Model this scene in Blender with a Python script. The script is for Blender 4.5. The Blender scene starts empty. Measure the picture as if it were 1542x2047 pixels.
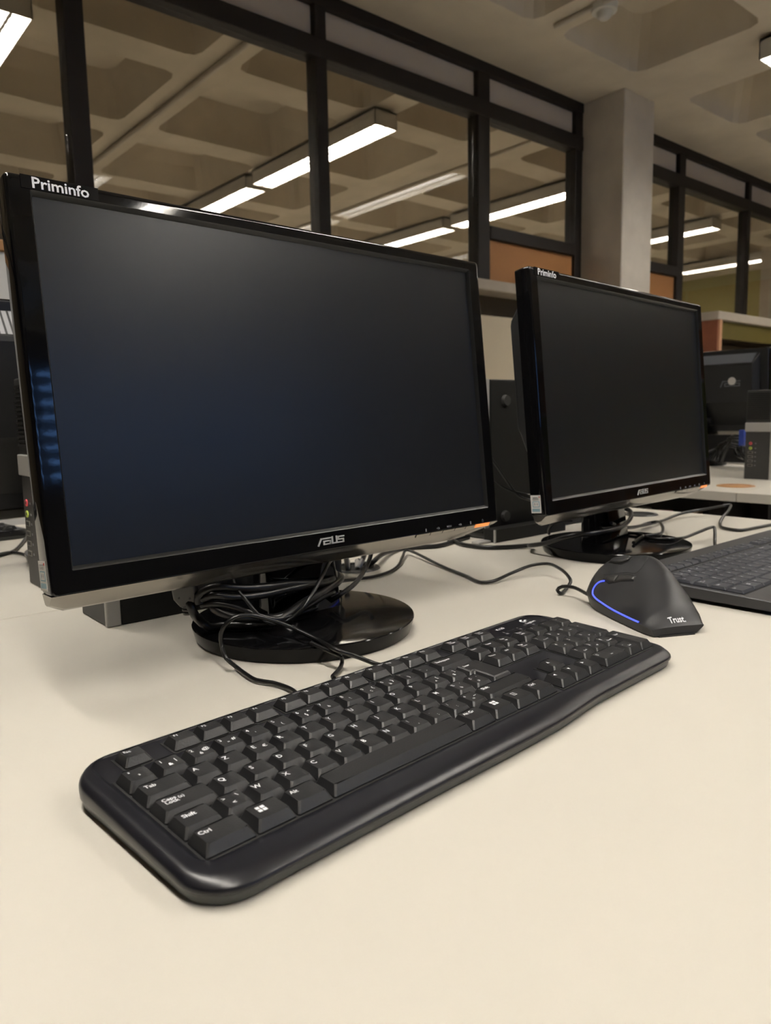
import bpy, bmesh, math, random
from mathutils import Vector, Matrix

random.seed(7)
sc = bpy.context.scene
col = sc.collection

# ------------------------------------------------------------------ camera
# Units are metres. The desk top is z = 0, the floor z = -0.74.
# x runs along the glazed partition, y runs towards it.
F_PX, PITCH, ROLL, CAM_H, YAW = 1486.97, 0.128248, -0.018735, 0.210135, math.radians(40.0)
cam_data = bpy.data.cameras.new('camera')
cam = bpy.data.objects.new('camera', cam_data)
col.objects.link(cam)
sc.camera = cam
cam_data.sensor_fit = 'HORIZONTAL'
cam_data.sensor_width = 36.0
cam_data.lens = F_PX / 1542.0 * 36.0
cam_data.clip_start = 0.02
cam_data.clip_end = 100
_r = Vector((math.cos(YAW), -math.sin(YAW), 0))
_g = Vector((math.sin(YAW), math.cos(YAW), 0))
_f = _g * math.cos(PITCH) + Vector((0, 0, -math.sin(PITCH)))
_u = _g * math.sin(PITCH) + Vector((0, 0, math.cos(PITCH)))
_c, _s = math.cos(ROLL), math.sin(ROLL)
_right = _r * _c + _u * _s
_up = _u * _c - _r * _s
cam.matrix_world = Matrix((
    (_right.x, _up.x, -_f.x, 0.0),
    (_right.y, _up.y, -_f.y, 0.0),
    (_right.z, _up.z, -_f.z, CAM_H),
    (0, 0, 0, 1)))
cam_data.dof.use_dof = True
cam_data.dof.focus_distance = 0.58
cam_data.dof.aperture_fstop = 18.0

# ------------------------------------------------------------------ world: dusk sky outside the windows
world = bpy.data.worlds.new('dusk_sky')
sc.world = world
world.use_nodes = True
bg = world.node_tree.nodes['Background']
bg.inputs['Color'].default_value = (0.17, 0.40, 1.0, 1)
bg.inputs['Strength'].default_value = 6.2

LAMP_STRENGTH = 60.0        # lit fluorescent luminaires
sc.view_settings.view_transform = 'Standard'
sc.view_settings.look = 'None'
sc.view_settings.exposure = 0.9
sc.view_settings.gamma = 1.0
sc.view_settings.use_curve_mapping = False
sc.cycles.max_bounces = 6
sc.cycles.diffuse_bounces = 4
sc.cycles.glossy_bounces = 3
sc.cycles.transparent_max_bounces = 8
sc.cycles.caustics_reflective = False
sc.cycles.caustics_refractive = False
sc.cycles.sample_clamp_indirect = 6.0

# ------------------------------------------------------------------ materials
MATS = {}


def mat(name, color, rough=0.5, metal=0.0, spec=0.5, coat=0.0, noise=None, bump=None, rnoise=None, emit=None):
    """Principled material; noise=(scale, amount) varies the colour, bump=(scale, strength) the relief."""
    m = bpy.data.materials.new(name)
    m.use_nodes = True
    nt = m.node_tree
    b = nt.nodes['Principled BSDF']
    b.inputs['Base Color'].default_value = (*color, 1)
    b.inputs['Roughness'].default_value = rough
    b.inputs['Metallic'].default_value = metal
    b.inputs['Specular IOR Level'].default_value = spec
    if coat:
        b.inputs['Coat Weight'].default_value = coat
        b.inputs['Coat Roughness'].default_value = 0.04
    tc = nt.nodes.new('ShaderNodeTexCoord')
    if noise:
        n = nt.nodes.new('ShaderNodeTexNoise')
        n.inputs['Scale'].default_value = noise[0]
        n.inputs['Detail'].default_value = 5
        nt.links.new(tc.outputs['Object'], n.inputs['Vector'])
        mix = nt.nodes.new('ShaderNodeMixRGB')
        mix.inputs['Color1'].default_value = (*[c * (1 - noise[1]) for c in color], 1)
        mix.inputs['Color2'].default_value = (*[min(1, c * (1 + noise[1])) for c in color], 1)
        nt.links.new(n.outputs['Fac'], mix.inputs['Fac'])
        nt.links.new(mix.outputs['Color'], b.inputs['Base Color'])
    if rnoise:
        n2 = nt.nodes.new('ShaderNodeTexNoise')
        n2.inputs['Scale'].default_value = rnoise[0]
        n2.inputs['Detail'].default_value = 6
        nt.links.new(tc.outputs['Object'], n2.inputs['Vector'])
        mr = nt.nodes.new('ShaderNodeMapRange')
        mr.inputs['To Min'].default_value = max(0, rough - rnoise[1])
        mr.inputs['To Max'].default_value = rough + rnoise[1]
        nt.links.new(n2.outputs['Fac'], mr.inputs['Value'])
        nt.links.new(mr.outputs['Result'], b.inputs['Roughness'])
    if bump:
        n3 = nt.nodes.new('ShaderNodeTexNoise')
        n3.inputs['Scale'].default_value = bump[0]
        n3.inputs['Detail'].default_value = 4
        nt.links.new(tc.outputs['Object'], n3.inputs['Vector'])
        bp = nt.nodes.new('ShaderNodeBump')
        bp.inputs['Strength'].default_value = bump[1]
        bp.inputs['Distance'].default_value = 0.002
        nt.links.new(n3.outputs['Fac'], bp.inputs['Height'])
        nt.links.new(bp.outputs['Normal'], b.inputs['Normal'])
    if emit:
        b.inputs['Emission Color'].default_value = (*emit[0], 1)
        b.inputs['Emission Strength'].default_value = emit[1]
    MATS[name] = m
    return m


mat('laminate', (0.60, 0.566, 0.495), 0.42, spec=0.35, noise=(3.0, 0.025), rnoise=(30, 0.05))
mat('laminate_edge', (0.70, 0.63, 0.53), 0.5, noise=(8, 0.02))
mat('concrete', (0.62, 0.55, 0.44), 0.9, noise=(2.6, 0.26), bump=(18, 0.35))
mat('concrete_light', (0.60, 0.545, 0.47), 0.9, noise=(5.0, 0.24), bump=(25, 0.3))
mat('frame_dark', (0.019, 0.0145, 0.012), 0.55, spec=0.3, noise=(6, 0.2))
mat('strip_panel', (0.58, 0.51, 0.43), 0.8, noise=(3, 0.08))
mat('orange_panel', (0.47, 0.215, 0.075), 0.6, noise=(4, 0.1))
mat('sill_stone', (0.47, 0.41, 0.33), 0.8, noise=(12, 0.12))
mat('cream_panel', (0.62, 0.53, 0.38), 0.55, noise=(3, 0.04))
mat('shade_brown', (0.10, 0.075, 0.045), 0.8, noise=(5, 0.1))  # dark brown, also standing in for shade under the sill and on shelves
mat('white_panel', (0.66, 0.65, 0.63), 0.5, noise=(4, 0.03))
mat('wood', (0.40, 0.20, 0.075), 0.5, noise=(14, 0.25))
mat('wood_red', (0.24, 0.085, 0.045), 0.5, noise=(14, 0.25))
mat('wood_light', (0.55, 0.30, 0.17), 0.5, noise=(14, 0.2))
mat('olive', (0.11, 0.085, 0.014), 0.6, noise=(5, 0.1))
mat('lime_wall', (0.37, 0.34, 0.15), 0.8, noise=(2, 0.05))
mat('green_panel', (0.26, 0.31, 0.035), 0.6, noise=(3, 0.08))
mat('wall_unlit', (0.07, 0.065, 0.06), 0.8, noise=(2, 0.06))  # wall colour darkened so the unlit end of the room reflects black
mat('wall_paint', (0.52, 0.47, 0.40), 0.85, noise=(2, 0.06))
mat('floor_grey', (0.42, 0.395, 0.35), 0.6, noise=(20, 0.25))  # lightened so that the floor bounces light onto the ceiling
mat('gloss_black', (0.0035, 0.0035, 0.004), 0.05, spec=0.5, bump=(28, 0.028))
mat('gloss_base', (0.0035, 0.0035, 0.0038), 0.08, spec=0.16, bump=(60, 0.02))
mat('satin_black', (0.012, 0.012, 0.013), 0.38, noise=(60, 0.15))
mat('matte_black', (0.010, 0.010, 0.011), 0.55, noise=(80, 0.2))
mat('chin_trim', (0.30, 0.28, 0.25), 0.16, metal=0.85, rnoise=(30, 0.03))
mat('rim_satin', (0.011, 0.011, 0.011), 0.32, spec=0.55)
mat('screen', (0.007, 0.0075, 0.0085), 0.30, spec=0.5, noise=(300, 0.1))
mat('logo_silver', (0.62, 0.61, 0.59), 0.3, metal=0.4)
mat('print_white', (0.86, 0.87, 0.90), 0.5)
mat('print_grey', (0.20, 0.20, 0.21), 0.5)
mat('label_black', (0.004, 0.004, 0.005), 0.08)
mat('label_white', (0.62, 0.60, 0.57), 0.5)
mat('label_blue', (0.22, 0.34, 0.40), 0.5)
mat('label_red', (0.5, 0.06, 0.05), 0.5)
mat('led_orange', (0.75, 0.20, 0.04), 0.3, emit=((1.0, 0.28, 0.06), 0.45))
mat('led_blue', (0.06, 0.09, 0.6), 0.3, emit=((0.07, 0.10, 0.95), 0.75))
mat('kb_case', (0.0085, 0.0085, 0.0115), 0.30, spec=0.42)
mat('kb_shell', (0.055, 0.060, 0.058), 0.35)
mat('kb_key', (0.0115, 0.0115, 0.0125), 0.42, spec=0.62, noise=(90, 0.12), bump=(900, 0.08))
mat('gap_dark', (0.004, 0.004, 0.004), 0.7)  # black laid on where gaps and holes would be in shade
mat('kb2_case', (0.026, 0.026, 0.028), 0.4, noise=(60, 0.1))
mat('kb2_key', (0.026, 0.028, 0.036), 0.42, noise=(90, 0.1))
mat('mouse_rubber', (0.013, 0.013, 0.0145), 0.44, spec=0.4, noise=(50, 0.08))
mat('mouse_base', (0.012, 0.012, 0.012), 0.5)
mat('mouse_button', (0.020, 0.0185, 0.017), 0.4)
mat('cable_black', (0.0065, 0.0065, 0.0065), 0.32, spec=0.4, noise=(60, 0.15))
mat('cable_grey', (0.36, 0.345, 0.32), 0.45)
mat('plug_grey', (0.050, 0.048, 0.044), 0.45)
mat('tower_front', (0.032, 0.031, 0.030), 0.5, noise=(50, 0.1))
mat('tower_case', (0.006, 0.0058, 0.005), 0.55, spec=0.35, noise=(60, 0.12))
mat('silver', (0.40, 0.39, 0.37), 0.38, metal=0.15)
mat('port_pink', (0.75, 0.10, 0.12), 0.4)
mat('port_green', (0.55, 0.68, 0.12), 0.4)
mat('port_dark', (0.006, 0.006, 0.006), 0.5)
mat('port_rim', (0.25, 0.24, 0.22), 0.35, metal=0.6)
mat('vent_grey', (0.30, 0.30, 0.31), 0.4)
mat('vent_blue', (0.12, 0.13, 0.15), 0.45)
mat('lum_white', (0.62, 0.60, 0.55), 0.5)
mat('lum_off', (0.30, 0.30, 0.30), 0.3)
mat('louvre', (0.60, 0.60, 0.60), 0.25, metal=0.5)
mat('lum_on', (0.9, 0.9, 0.9), 0.5, emit=((1.0, 0.95, 0.88), LAMP_STRENGTH))
mat('pipe_white', (0.55, 0.50, 0.42), 0.6)
mat('grommet', (0.022, 0.022, 0.022), 0.35)
mat('red_box', (0.30, 0.008, 0.015), 0.5)
mat('blind', (0.02, 0.02, 0.022), 0.6)
mat('blue_plug', (0.02, 0.05, 0.30), 0.4)


def glass_material():
    m = bpy.data.materials.new('pane_glass')
    m.use_nodes = True
    nt = m.node_tree
    nt.nodes.clear()
    out = nt.nodes.new('ShaderNodeOutputMaterial')
    mix = nt.nodes.new('ShaderNodeMixShader')
    tr = nt.nodes.new('ShaderNodeBsdfTransparent')
    tr.inputs['Color'].default_value = (0.90, 0.885, 0.85, 1)
    gl = nt.nodes.new('ShaderNodeBsdfGlossy')
    gl.inputs['Roughness'].default_value = 0.0
    gl.inputs['Color'].default_value = (0.9, 0.92, 0.95, 1)
    # Schlick reflectance, the same from both sides of the pane
    geo = nt.nodes.new('ShaderNodeNewGeometry')
    dot = nt.nodes.new('ShaderNodeVectorMath')
    dot.operation = 'DOT_PRODUCT'
    nt.links.new(geo.outputs['Incoming'], dot.inputs[0])
    nt.links.new(geo.outputs['Normal'], dot.inputs[1])
    prev = dot.outputs['Value']
    for op, a, b in (('ABSOLUTE', None, None), ('SUBTRACT', 1.0, 'x'), ('POWER', 'x', 5.0), ('MULTIPLY_ADD', 'x', 0.96)):
        n = nt.nodes.new('ShaderNodeMath')
        n.operation = op
        if op == 'SUBTRACT':
            n.inputs[0].default_value = 1.0
            nt.links.new(prev, n.inputs[1])
        else:
            nt.links.new(prev, n.inputs[0])
            if b is not None:
                n.inputs[1].default_value = b
        if op == 'MULTIPLY_ADD':
            n.inputs[2].default_value = 0.04
        prev = n.outputs['Value']
    nt.links.new(prev, mix.inputs['Fac'])
    nt.links.new(tr.outputs['BSDF'], mix.inputs[1])
    nt.links.new(gl.outputs['BSDF'], mix.inputs[2])
    nt.links.new(mix.outputs['Shader'], out.inputs['Surface'])
    MATS['glass'] = m


glass_material()


# ------------------------------------------------------------------ mesh helpers
class MB:
    """Collects polygons; build() links them as one mesh object."""

    def __init__(self):
        self.v, self.f = [], []

    def face(self, pts):
        i = len(self.v)
        self.v.extend(pts)
        self.f.append(list(range(i, i + len(pts))))

    def box(self, x0, x1, y0, y1, z0, z1):
        i = len(self.v)
        self.v += [(x0, y0, z0), (x1, y0, z0), (x1, y1, z0), (x0, y1, z0), (x0, y0, z1), (x1, y0, z1), (x1, y1, z1), (x0, y1, z1)]
        for q in ((3, 2, 1, 0), (4, 5, 6, 7), (0, 1, 5, 4), (1, 2, 6, 5), (2, 3, 7, 6), (3, 0, 4, 7)):
            self.f.append([i + k for k in q])
        return self

    def rings(self, rings, cap0=True, cap1=True):
        """Closed rings of equal length joined into a skin."""
        n = len(rings[0])
        i = len(self.v)
        for r in rings:
            self.v.extend(r)
        for a in range(len(rings) - 1):
            for k in range(n):
                k2 = (k + 1) % n
                self.f.append([i + a * n + k, i + a * n + k2, i + (a + 1) * n + k2, i + (a + 1) * n + k])
        if cap0:
            self.f.append([i + k for k in reversed(range(n))])
        if cap1:
            b = i + (len(rings) - 1) * n
            self.f.append([b + k for k in range(n)])
        return self

    def prism(self, poly, z0, z1):
        return self.rings([[(x, y, z0) for x, y in poly], [(x, y, z1) for x, y in poly]])

    def lathe(self, prof, n=32, cx=0, cy=0, cz=0, sx=1, sy=1):
        rr = [[(cx + sx * r * math.cos(2 * math.pi * k / n), cy + sy * r * math.sin(2 * math.pi * k / n), cz + z) for k in range(n)] for r, z in prof]
        return self.rings(rr)

    def disc_x(self, x0, x1, cy, cz, r, n=16):
        """Short cylinder along x."""
        return self.rings([[(x, cy + r * math.cos(2 * math.pi * k / n), cz + r * math.sin(2 * math.pi * k / n)) for k in range(n)] for x in (x0, x1)])

    def disc_y(self, y0, y1, cx, cz, r, n=16, r1=None):
        r1 = r if r1 is None else r1
        return self.rings([[(cx + q * math.cos(2 * math.pi * k / n), y, cz + q * math.sin(2 * math.pi * k / n)) for k in range(n)] for y, q in ((y0, r), (y1, r1))])

    def tube(self, pts, r, n=10, smooth=True, step=0.004):
        P = catmull(pts, step) if smooth else [Vector(p) for p in pts]
        rings = []
        nrm = None
        for i, p in enumerate(P):
            t = (P[min(i + 1, len(P) - 1)] - P[max(i - 1, 0)])
            if t.length < 1e-9:
                t = Vector((0, 0, 1))
            t.normalize()
            if nrm is None:
                a = Vector((0, 0, 1)) if abs(t.z) < 0.9 else Vector((1, 0, 0))
                nrm = (a - t * a.dot(t)).normalized()
            else:
                nrm = (nrm - t * nrm.dot(t))
                nrm = nrm.normalized() if nrm.length > 1e-6 else t.orthogonal().normalized()
            bn = t.cross(nrm)
            rings.append([tuple(p + (nrm * math.cos(2 * math.pi * k / n) + bn * math.sin(2 * math.pi * k / n)) * r) for k in range(n)])
        return self.rings(rings)

    def build(self, name, material, parent=None, smooth=None, bevel=None, segs=2, loc=None, rot=None):
        me = bpy.data.meshes.new(name)
        me.from_pydata([tuple(p) for p in self.v], [], self.f)
        bm = bmesh.new()
        bm.from_mesh(me)
        bmesh.ops.recalc_face_normals(bm, faces=bm.faces)
        bm.to_mesh(me)
        bm.free()
        return link(name, me, material, parent, smooth, bevel, segs, loc, rot)


def link(name, me, material, parent=None, smooth=None, bevel=None, segs=2, loc=None, rot=None):
    if not me.materials:
        me.materials.append(MATS[material])
    o = bpy.data.objects.new(name, me)
    col.objects.link(o)
    if parent is not None:
        o.parent = parent
    if loc is not None:
        o.location = loc
    if rot is not None:
        o.rotation_euler = rot
    if smooth is not None:
        for p in me.polygons:
            p.use_smooth = True
        me.set_sharp_from_angle(angle=math.radians(smooth))
    if bevel:
        md = o.modifiers.new('Bevel', 'BEVEL')
        md.width = bevel
        md.segments = segs
        md.limit_method = 'ANGLE'
        md.angle_limit = math.radians(35)
    return o


def catmull(pts, step):
    P = [Vector(p) for p in pts]
    Q = [P[0] * 2 - P[1]] + P + [P[-1] * 2 - P[-2]]
    out = []
    for i in range(1, len(Q) - 2):
        p0, p1, p2, p3 = Q[i - 1:i + 3]
        d = (p2 - p1).length
        m = max(2, int(d / step))
        # centripetal parameters keep the curve from overshooting
        t0 = 0.0
        t1 = t0 + max((p1 - p0).length, 1e-6) ** 0.5
        t2 = t1 + max(d, 1e-6) ** 0.5
        t3 = t2 + max((p3 - p2).length, 1e-6) ** 0.5
        for k in range(m):
            t = t1 + (t2 - t1) * k / m
            a1 = p0 * ((t1 - t) / (t1 - t0)) + p1 * ((t - t0) / (t1 - t0))
            a2 = p1 * ((t2 - t) / (t2 - t1)) + p2 * ((t - t1) / (t2 - t1))
            a3 = p2 * ((t3 - t) / (t3 - t2)) + p3 * ((t - t2) / (t3 - t2))
            b1 = a1 * ((t2 - t) / (t2 - t0)) + a2 * ((t - t0) / (t2 - t0))
            b2 = a2 * ((t3 - t) / (t3 - t1)) + a3 * ((t - t1) / (t3 - t1))
            out.append(b1 * ((t2 - t) / (t2 - t1)) + b2 * ((t - t1) / (t2 - t1)))
    out.append(P[-1])
    return out


def rrect(x0, x1, y0, y1, r, n=6):
    """Rounded rectangle, counter-clockwise."""
    out = []
    for cx, cy, a in ((x1 - r, y0 + r, -90), (x1 - r, y1 - r, 0), (x0 + r, y1 - r, 90), (x0 + r, y0 + r, 180)):
        for k in range(n + 1):
            t = math.radians(a + 90 * k / n)
            out.append((cx + r * math.cos(t), cy + r * math.sin(t)))
    return out


def empty(name, loc=(0, 0, 0), rz=0.0):
    o = bpy.data.objects.new(name, None)
    o.empty_display_size = 0.05
    col.objects.link(o)
    o.location = loc
    o.rotation_euler = (0, 0, rz)
    return o


def tag(o, label, cat, group=None, kind=None):
    o['label'] = label
    o['category'] = cat
    if group:
        o['group'] = group
    if kind:
        o['kind'] = kind
    return o


def copy_tree(o, parent=None):
    c = o.copy()
    col.objects.link(c)
    c.parent = parent
    for ch in list(o.children):
        copy_tree(ch, c)
    return c


# ------------------------------------------------------------------ lettering (font outlines turned into mesh data)
GLYPHS = {}


def load_glyphs(strings):
    made = []
    for s in strings:
        cu = bpy.data.curves.new('glyph', 'FONT')
        cu.body = s
        cu.size = 1.0
        cu.resolution_u = 2
        cu.align_x = 'CENTER'
        cu.align_y = 'CENTER'
        cu.offset = 0.018
        o = bpy.data.objects.new('glyph', cu)
        col.objects.link(o)
        made.append((s, o, cu))
    bpy.context.view_layer.update()
    dg = bpy.context.evaluated_depsgraph_get()
    for s, o, cu in made:
        me = bpy.data.meshes.new_from_object(o.evaluated_get(dg))
        GLYPHS[s] = ([tuple(v.co) for v in me.vertices], [list(p.vertices) for p in me.polygons])
        bpy.data.meshes.remove(me)
    for s, o, cu in made:
        bpy.data.objects.remove(o)
        bpy.data.curves.remove(cu)


def add_text(mb, s, fn):
    """fn maps glyph coordinates (centred, 1 unit = font size) to a 3D point."""
    if s not in GLYPHS:
        load_glyphs([s])
    v, f = GLYPHS[s]
    i = len(mb.v)
    mb.v.extend(fn(x, y) for x, y, _ in v)
    mb.f.extend([[i + k for k in q] for q in f])
    return mb


def add_strokes(mb, strokes, th, fn, z0, z1):
    """Thick polylines (mitred roughly by overlapping boxes) extruded between z0 and z1."""
    for st in strokes:
        for (ax, ay), (bx, by) in zip(st, st[1:]):
            dx, dy = bx - ax, by - ay
            L = math.hypot(dx, dy)
            ux, uy = dx / L, dy / L
            h = th / 2
            q = [(ax - ux * h - uy * h, ay - uy * h + ux * h), (ax - ux * h + uy * h, ay - uy * h - ux * h),
                 (bx + ux * h + uy * h, by + uy * h - ux * h), (bx + ux * h - uy * h, by + uy * h + ux * h)]
            mb.rings([[fn(x, y, z0) for x, y in q], [fn(x, y, z1) for x, y in q]])
    return mb


KEY_STRINGS = list('AZERTYUIOPQSDFGHJKLMWXCVBN0123456789&@"#\'(§^!{}àçéè)°_-[]¨$*µ£%ù´`<>\\?,.;/:+=~²³|') + [
    '€', 'Esc', 'Tab', 'Caps', 'Lock', '(a)', 'Shift', 'Ctrl', 'Alt', 'Alt Gr', 'Enter', 'Backspace', 'Print', 'Screen', 'Scroll',
    'Pause', 'Break', 'Insert', 'Home', 'Page', 'Up', 'Delete', 'End', 'Down', 'Num', 'Ins', 'Del', 'K120', 'Logitech', 'Priminfo',
    'Trust.', 'MENU', 'CLASSE'] + ['F%d' % i for i in range(1, 13)]
load_glyphs(sorted(set(KEY_STRINGS)))
# ================================================================== THE SETTING
ZC = 2.10          # underside of the ceiling ribs
YW = 2.92          # room face of the glazed partition
X0, X1, Y0, Y1 = -3.6, 10.7, -4.9, 8.2
ZF = -0.74


def struct(o, label, cat):
    return tag(o, label, cat, kind='structure')


struct(MB().box(X0 - .2, X1 + .2, Y0 - .2, Y1 + .2, ZF - .1, ZF).build('floor', 'floor_grey'), 'grey floor under the desks, lightened to bounce light upward', 'floor')


def make_ceiling():
    xr = [(-3.6, .1), (-2.21, .115), (-1.14, .115), (-.07, .115), (1.0, .115), (2.08, .115), (3.19, .10), (4.275, .275), (5.35, .115),
          (6.42, .115), (7.49, .115), (8.56, .115), (9.63, .115), (10.7, .1)]
    yr = [(-4.9, .1), (-3.67, .115), (-2.60, .115), (-1.535, .115), (-.465, .115), (.605, .115), (1.675, .115), (2.857, .36),
          (3.935, .115), (5.01, .115), (6.08, .115), (7.15, .115), (8.2, .1)]
    mb = MB()
    for (xa, ha), (xb, hb) in zip(xr, xr[1:]):
        for (ya, ga), (yb, gb) in zip(yr, yr[1:]):
            x0, x1, y0, y1 = xa + ha, xb - hb, ya + ga, yb - gb
            lo = rrect(x0, x1, y0, y1, .07, 2)
            hi = rrect(x0 + .06, x1 - .06, y0 + .06, y1 - .06, .07, 2)
            mb.rings([[(x, y, ZC) for x, y in lo], [(x, y, ZC + .26) for x, y in hi]], cap0=False)
            # rib soffit round the coffer, one quad per corner and side
            n = 3
            corners = [(xb, ya), (xb, yb), (xa, yb), (xa, ya)]
            for k in range(4):
                seg = lo[k * n:(k + 1) * n]
                cx, cy = corners[k]
                for a, b in zip(seg, seg[1:]):
                    mb.face([(cx, cy, ZC), (a[0], a[1], ZC), (b[0], b[1], ZC)])
                nx = lo[((k + 1) * n) % len(lo)]
                c2 = corners[(k + 1) % 4]
                mb.face([(cx, cy, ZC), (seg[-1][0], seg[-1][1], ZC), (nx[0], nx[1], ZC), (c2[0], c2[1], ZC)])
    o = mb.build('ceiling', 'concrete')
    struct(o, 'concrete waffle ceiling of deep square coffers', 'ceiling')
    MB().box(X0 - .2, X1 + .2, Y0 - .2, Y1 + .2, ZC + .27, ZC + .4).build('slab', 'concrete', o)


make_ceiling()

# outer walls -----------------------------------------------------------------
struct(MB().box(X0 - .2, X0, Y0 - .2, Y1 + .2, ZF, ZC + .3).build('wall_left', 'wall_unlit'), 'plain wall at the left end of the rooms, coloured dark as if unlit', 'wall')
struct(MB().box(X0 - .2, X1 + .2, Y1, Y1 + .2, ZF, ZC + .3).build('wall_far', 'wall_paint'), 'plain painted wall at the far side of the neighbouring room', 'wall')
struct(MB().box(X1, X1 + .2, YW + .1, Y1, ZF, ZC + .3).build('wall_neighbour', 'lime_wall'), 'lime green wall seen through the right-hand glazing', 'wall')
wr = struct(MB().box(X1, X1 + .2, Y0, YW + .1, ZF, ZC + .3).build('wall_right', 'wall_paint'), 'painted end wall with green and orange panels', 'wall')
for k in range(6):
    ya = -4.6 + k * 1.2
    MB().box(X1 - .02, X1, ya, ya + 1.16, .20, 1.25).build('green_panel', 'green_panel', wr)
    MB().box(X1 - .02, X1, ya, ya + 1.16, 1.29, 1.95).build('orange_panel', 'orange_panel', wr)
    MB().box(X1 - .02, X1, ya, ya + 1.16, -.60, .16).build('orange_panel', 'orange_panel', wr)


def back_wall():
    """Wall behind the viewer with a ribbon window and its half-closed blind."""
    wx0, wx1, wz0, wz1 = .9, 5.2, .80, 1.86
    w = MB()
    w.box(X0 - .2, wx0, Y0 - .2, Y0, ZF, ZC + .3)
    w.box(wx1, X1 + .2, Y0 - .2, Y0, ZF, ZC + .3)
    w.box(wx0, wx1, Y0 - .2, Y0, ZF, wz0)
    w.box(wx0, wx1, Y0 - .2, Y0, wz1, ZC + .3)
    struct(w.build('wall_back', 'wall_unlit'), 'wall behind the viewer with a ribbon window, coloured dark as if unlit', 'wall')
    win = struct(empty('window_3', (wx0, Y0, wz0)), 'ribbon window onto the dusk sky with dark blind slats', 'window')
    W, Hh = wx1 - wx0, wz1 - wz0
    for k in range(4):
        x = W * k / 3
        MB().box(x - .03, x + .03, -.12, -.06, 0, Hh).build('mullion', 'frame_dark', win)
    MB().box(0, W, -.12, -.06, 0, .05).build('rail', 'frame_dark', win)
    MB().box(0, W, -.12, -.06, Hh - .05, Hh).build('rail', 'frame_dark', win)
    for k in range(3):
        MB().box(W * k / 3 + .03, W * (k + 1) / 3 - .03, -.095, -.09, .05, Hh - .05).build('pane', 'glass', win)
    for k in range(9):
        z = .06 + k * .122
        MB().box(0.02, W - .02, -.05, -.045, z - .049, z + .049).build('slat', 'blind', win)


back_wall()


# glazed partition --------------------------------------------------------------
def partition():
    fr = 'frame_dark'
    ya, yb = YW, YW + .08
    w1 = struct(empty('window_1', (0, YW, 0)), 'long dark-framed glazed partition behind the two monitors', 'window')
    w2 = struct(empty('window_2', (4.44, YW, 0)), 'dark-framed glazed partition right of the concrete pillar', 'window')

    def bar(parent, name, x0, x1, z0, z1, m=fr, d0=0.0, d1=.08):
        ox = parent.location.x
        return MB().box(x0 - ox, x1 - ox, d0, d1, z0, z1).build(name, m, parent, bevel=.004)

    # verticals as (left, right); bays run between them
    V1 = [(-3.6, -3.53), (-2.3, -2.23), (-1.2, -1.13), (-.11, -.04), (.987, 1.06), (2.09, 2.153), (3.157, 3.254), (4.04, 4.11)]
    V2 = [(4.44, 4.47), (5.285, 5.375), (6.38, 6.44), (7.45, 7.52), (8.55, 8.62), (9.62, 9.69), (10.63, 10.7)]
    ZB = .92
    for wn, V in ((w1, V1), (w2, V2)):
        for a, b in V:
            bar(wn, 'mullion', a, b, ZB, ZC)
        x0, x1 = V[0][0], V[-1][1]
        bar(wn, 'top_rail', x0, x1, 2.045, ZC, d0=-.006, d1=.086)
        bar(wn, 'transom', x0, x1, 1.822, 1.905, d0=-.006, d1=.086)
        bar(wn, 'bottom_rail', x0, x1, ZB - .005, ZB + .03, d0=-.002, d1=.082)
        for k, ((a, b), (c, d)) in enumerate(zip(V, V[1:])):
            bar(wn, 'strip_panel', b, c, 1.905, 2.045, 'strip_panel', .030, .05)
            solid = (wn is w1 and abs(b - 3.254) < .01) or (wn is w2 and k == 0)
            zlow = 1.256 if solid else ZB + .03
            bar(wn, 'pane', b, c, zlow, 1.822, 'glass', .038, .044)
            if solid:
                bar(wn, 'low_transom', b, c, 1.186, 1.256, d0=-.004, d1=.084)
                bar(wn, 'orange_panel', b, c, ZB + .03, 1.186, 'orange_panel', .02, .06)
    # the wall under the glazing
    for n, x0, x1 in (('wall_under_glazing', X0, X1),):
        struct(MB().box(x0, x1, YW + .02, YW + .1, ZF, ZB).build(n, 'shade_brown'), 'low wall under the glazed partition, coloured dark as a shaded recess', 'wall')  # dark colour stands in for the shaded recess below the sill


partition()

# concrete pillar between the two partitions
struct(MB().box(4.108, 4.44, 2.63, YW + .1, ZF, ZC).build('pillar', 'concrete_light', bevel=.008), 'square board-marked concrete pillar between the glazed partitions', 'pillar')
struct(MB().box(9.3, 9.7, 3.68, 4.08, ZF, ZC).build('far_pillar', 'concrete_light', bevel=.008), 'concrete pillar in the neighbouring room by the lime wall', 'pillar')

# sill and cupboards under the first partition
sill = struct(MB().box(1.15, 4.10, YW - .16, YW - .008, .866, .922).build('trim_1', 'sill_stone', bevel=.006), 'pale stone window sill between the two monitors', 'sill')


def cupboard(x0, x1):
    c = empty('low_cupboard', (x0, YW - .12, ZF))
    w = x1 - x0
    MB().box(0, w, .02, .12, 0, 1.485).build('body', 'cream_panel', c, bevel=.003)
    MB().box(.004, w - .004, 0, .018, .05, 1.48).build('door', 'cream_panel', c, bevel=.003)
    return c


xs = [1.30, 2.36, 3.425]
labs = ['cream cupboard half hidden behind the front monitor, farther from the pillar', 'cream cupboard under the stone sill, showing between the two monitors']
for (xa, xb), lab in zip(zip(xs, xs[1:]), labs):
    tag(cupboard(xa, xb - .008), lab, 'cupboard', 'cream cupboards under the sill')
tag(MB().box(3.445, 4.09, YW - .10, YW + .015, ZF, .745).build('side_cupboard', 'shade_brown', bevel=.004), 'dark brown cupboard between the cream cupboard and the pillar', 'cupboard')

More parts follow.
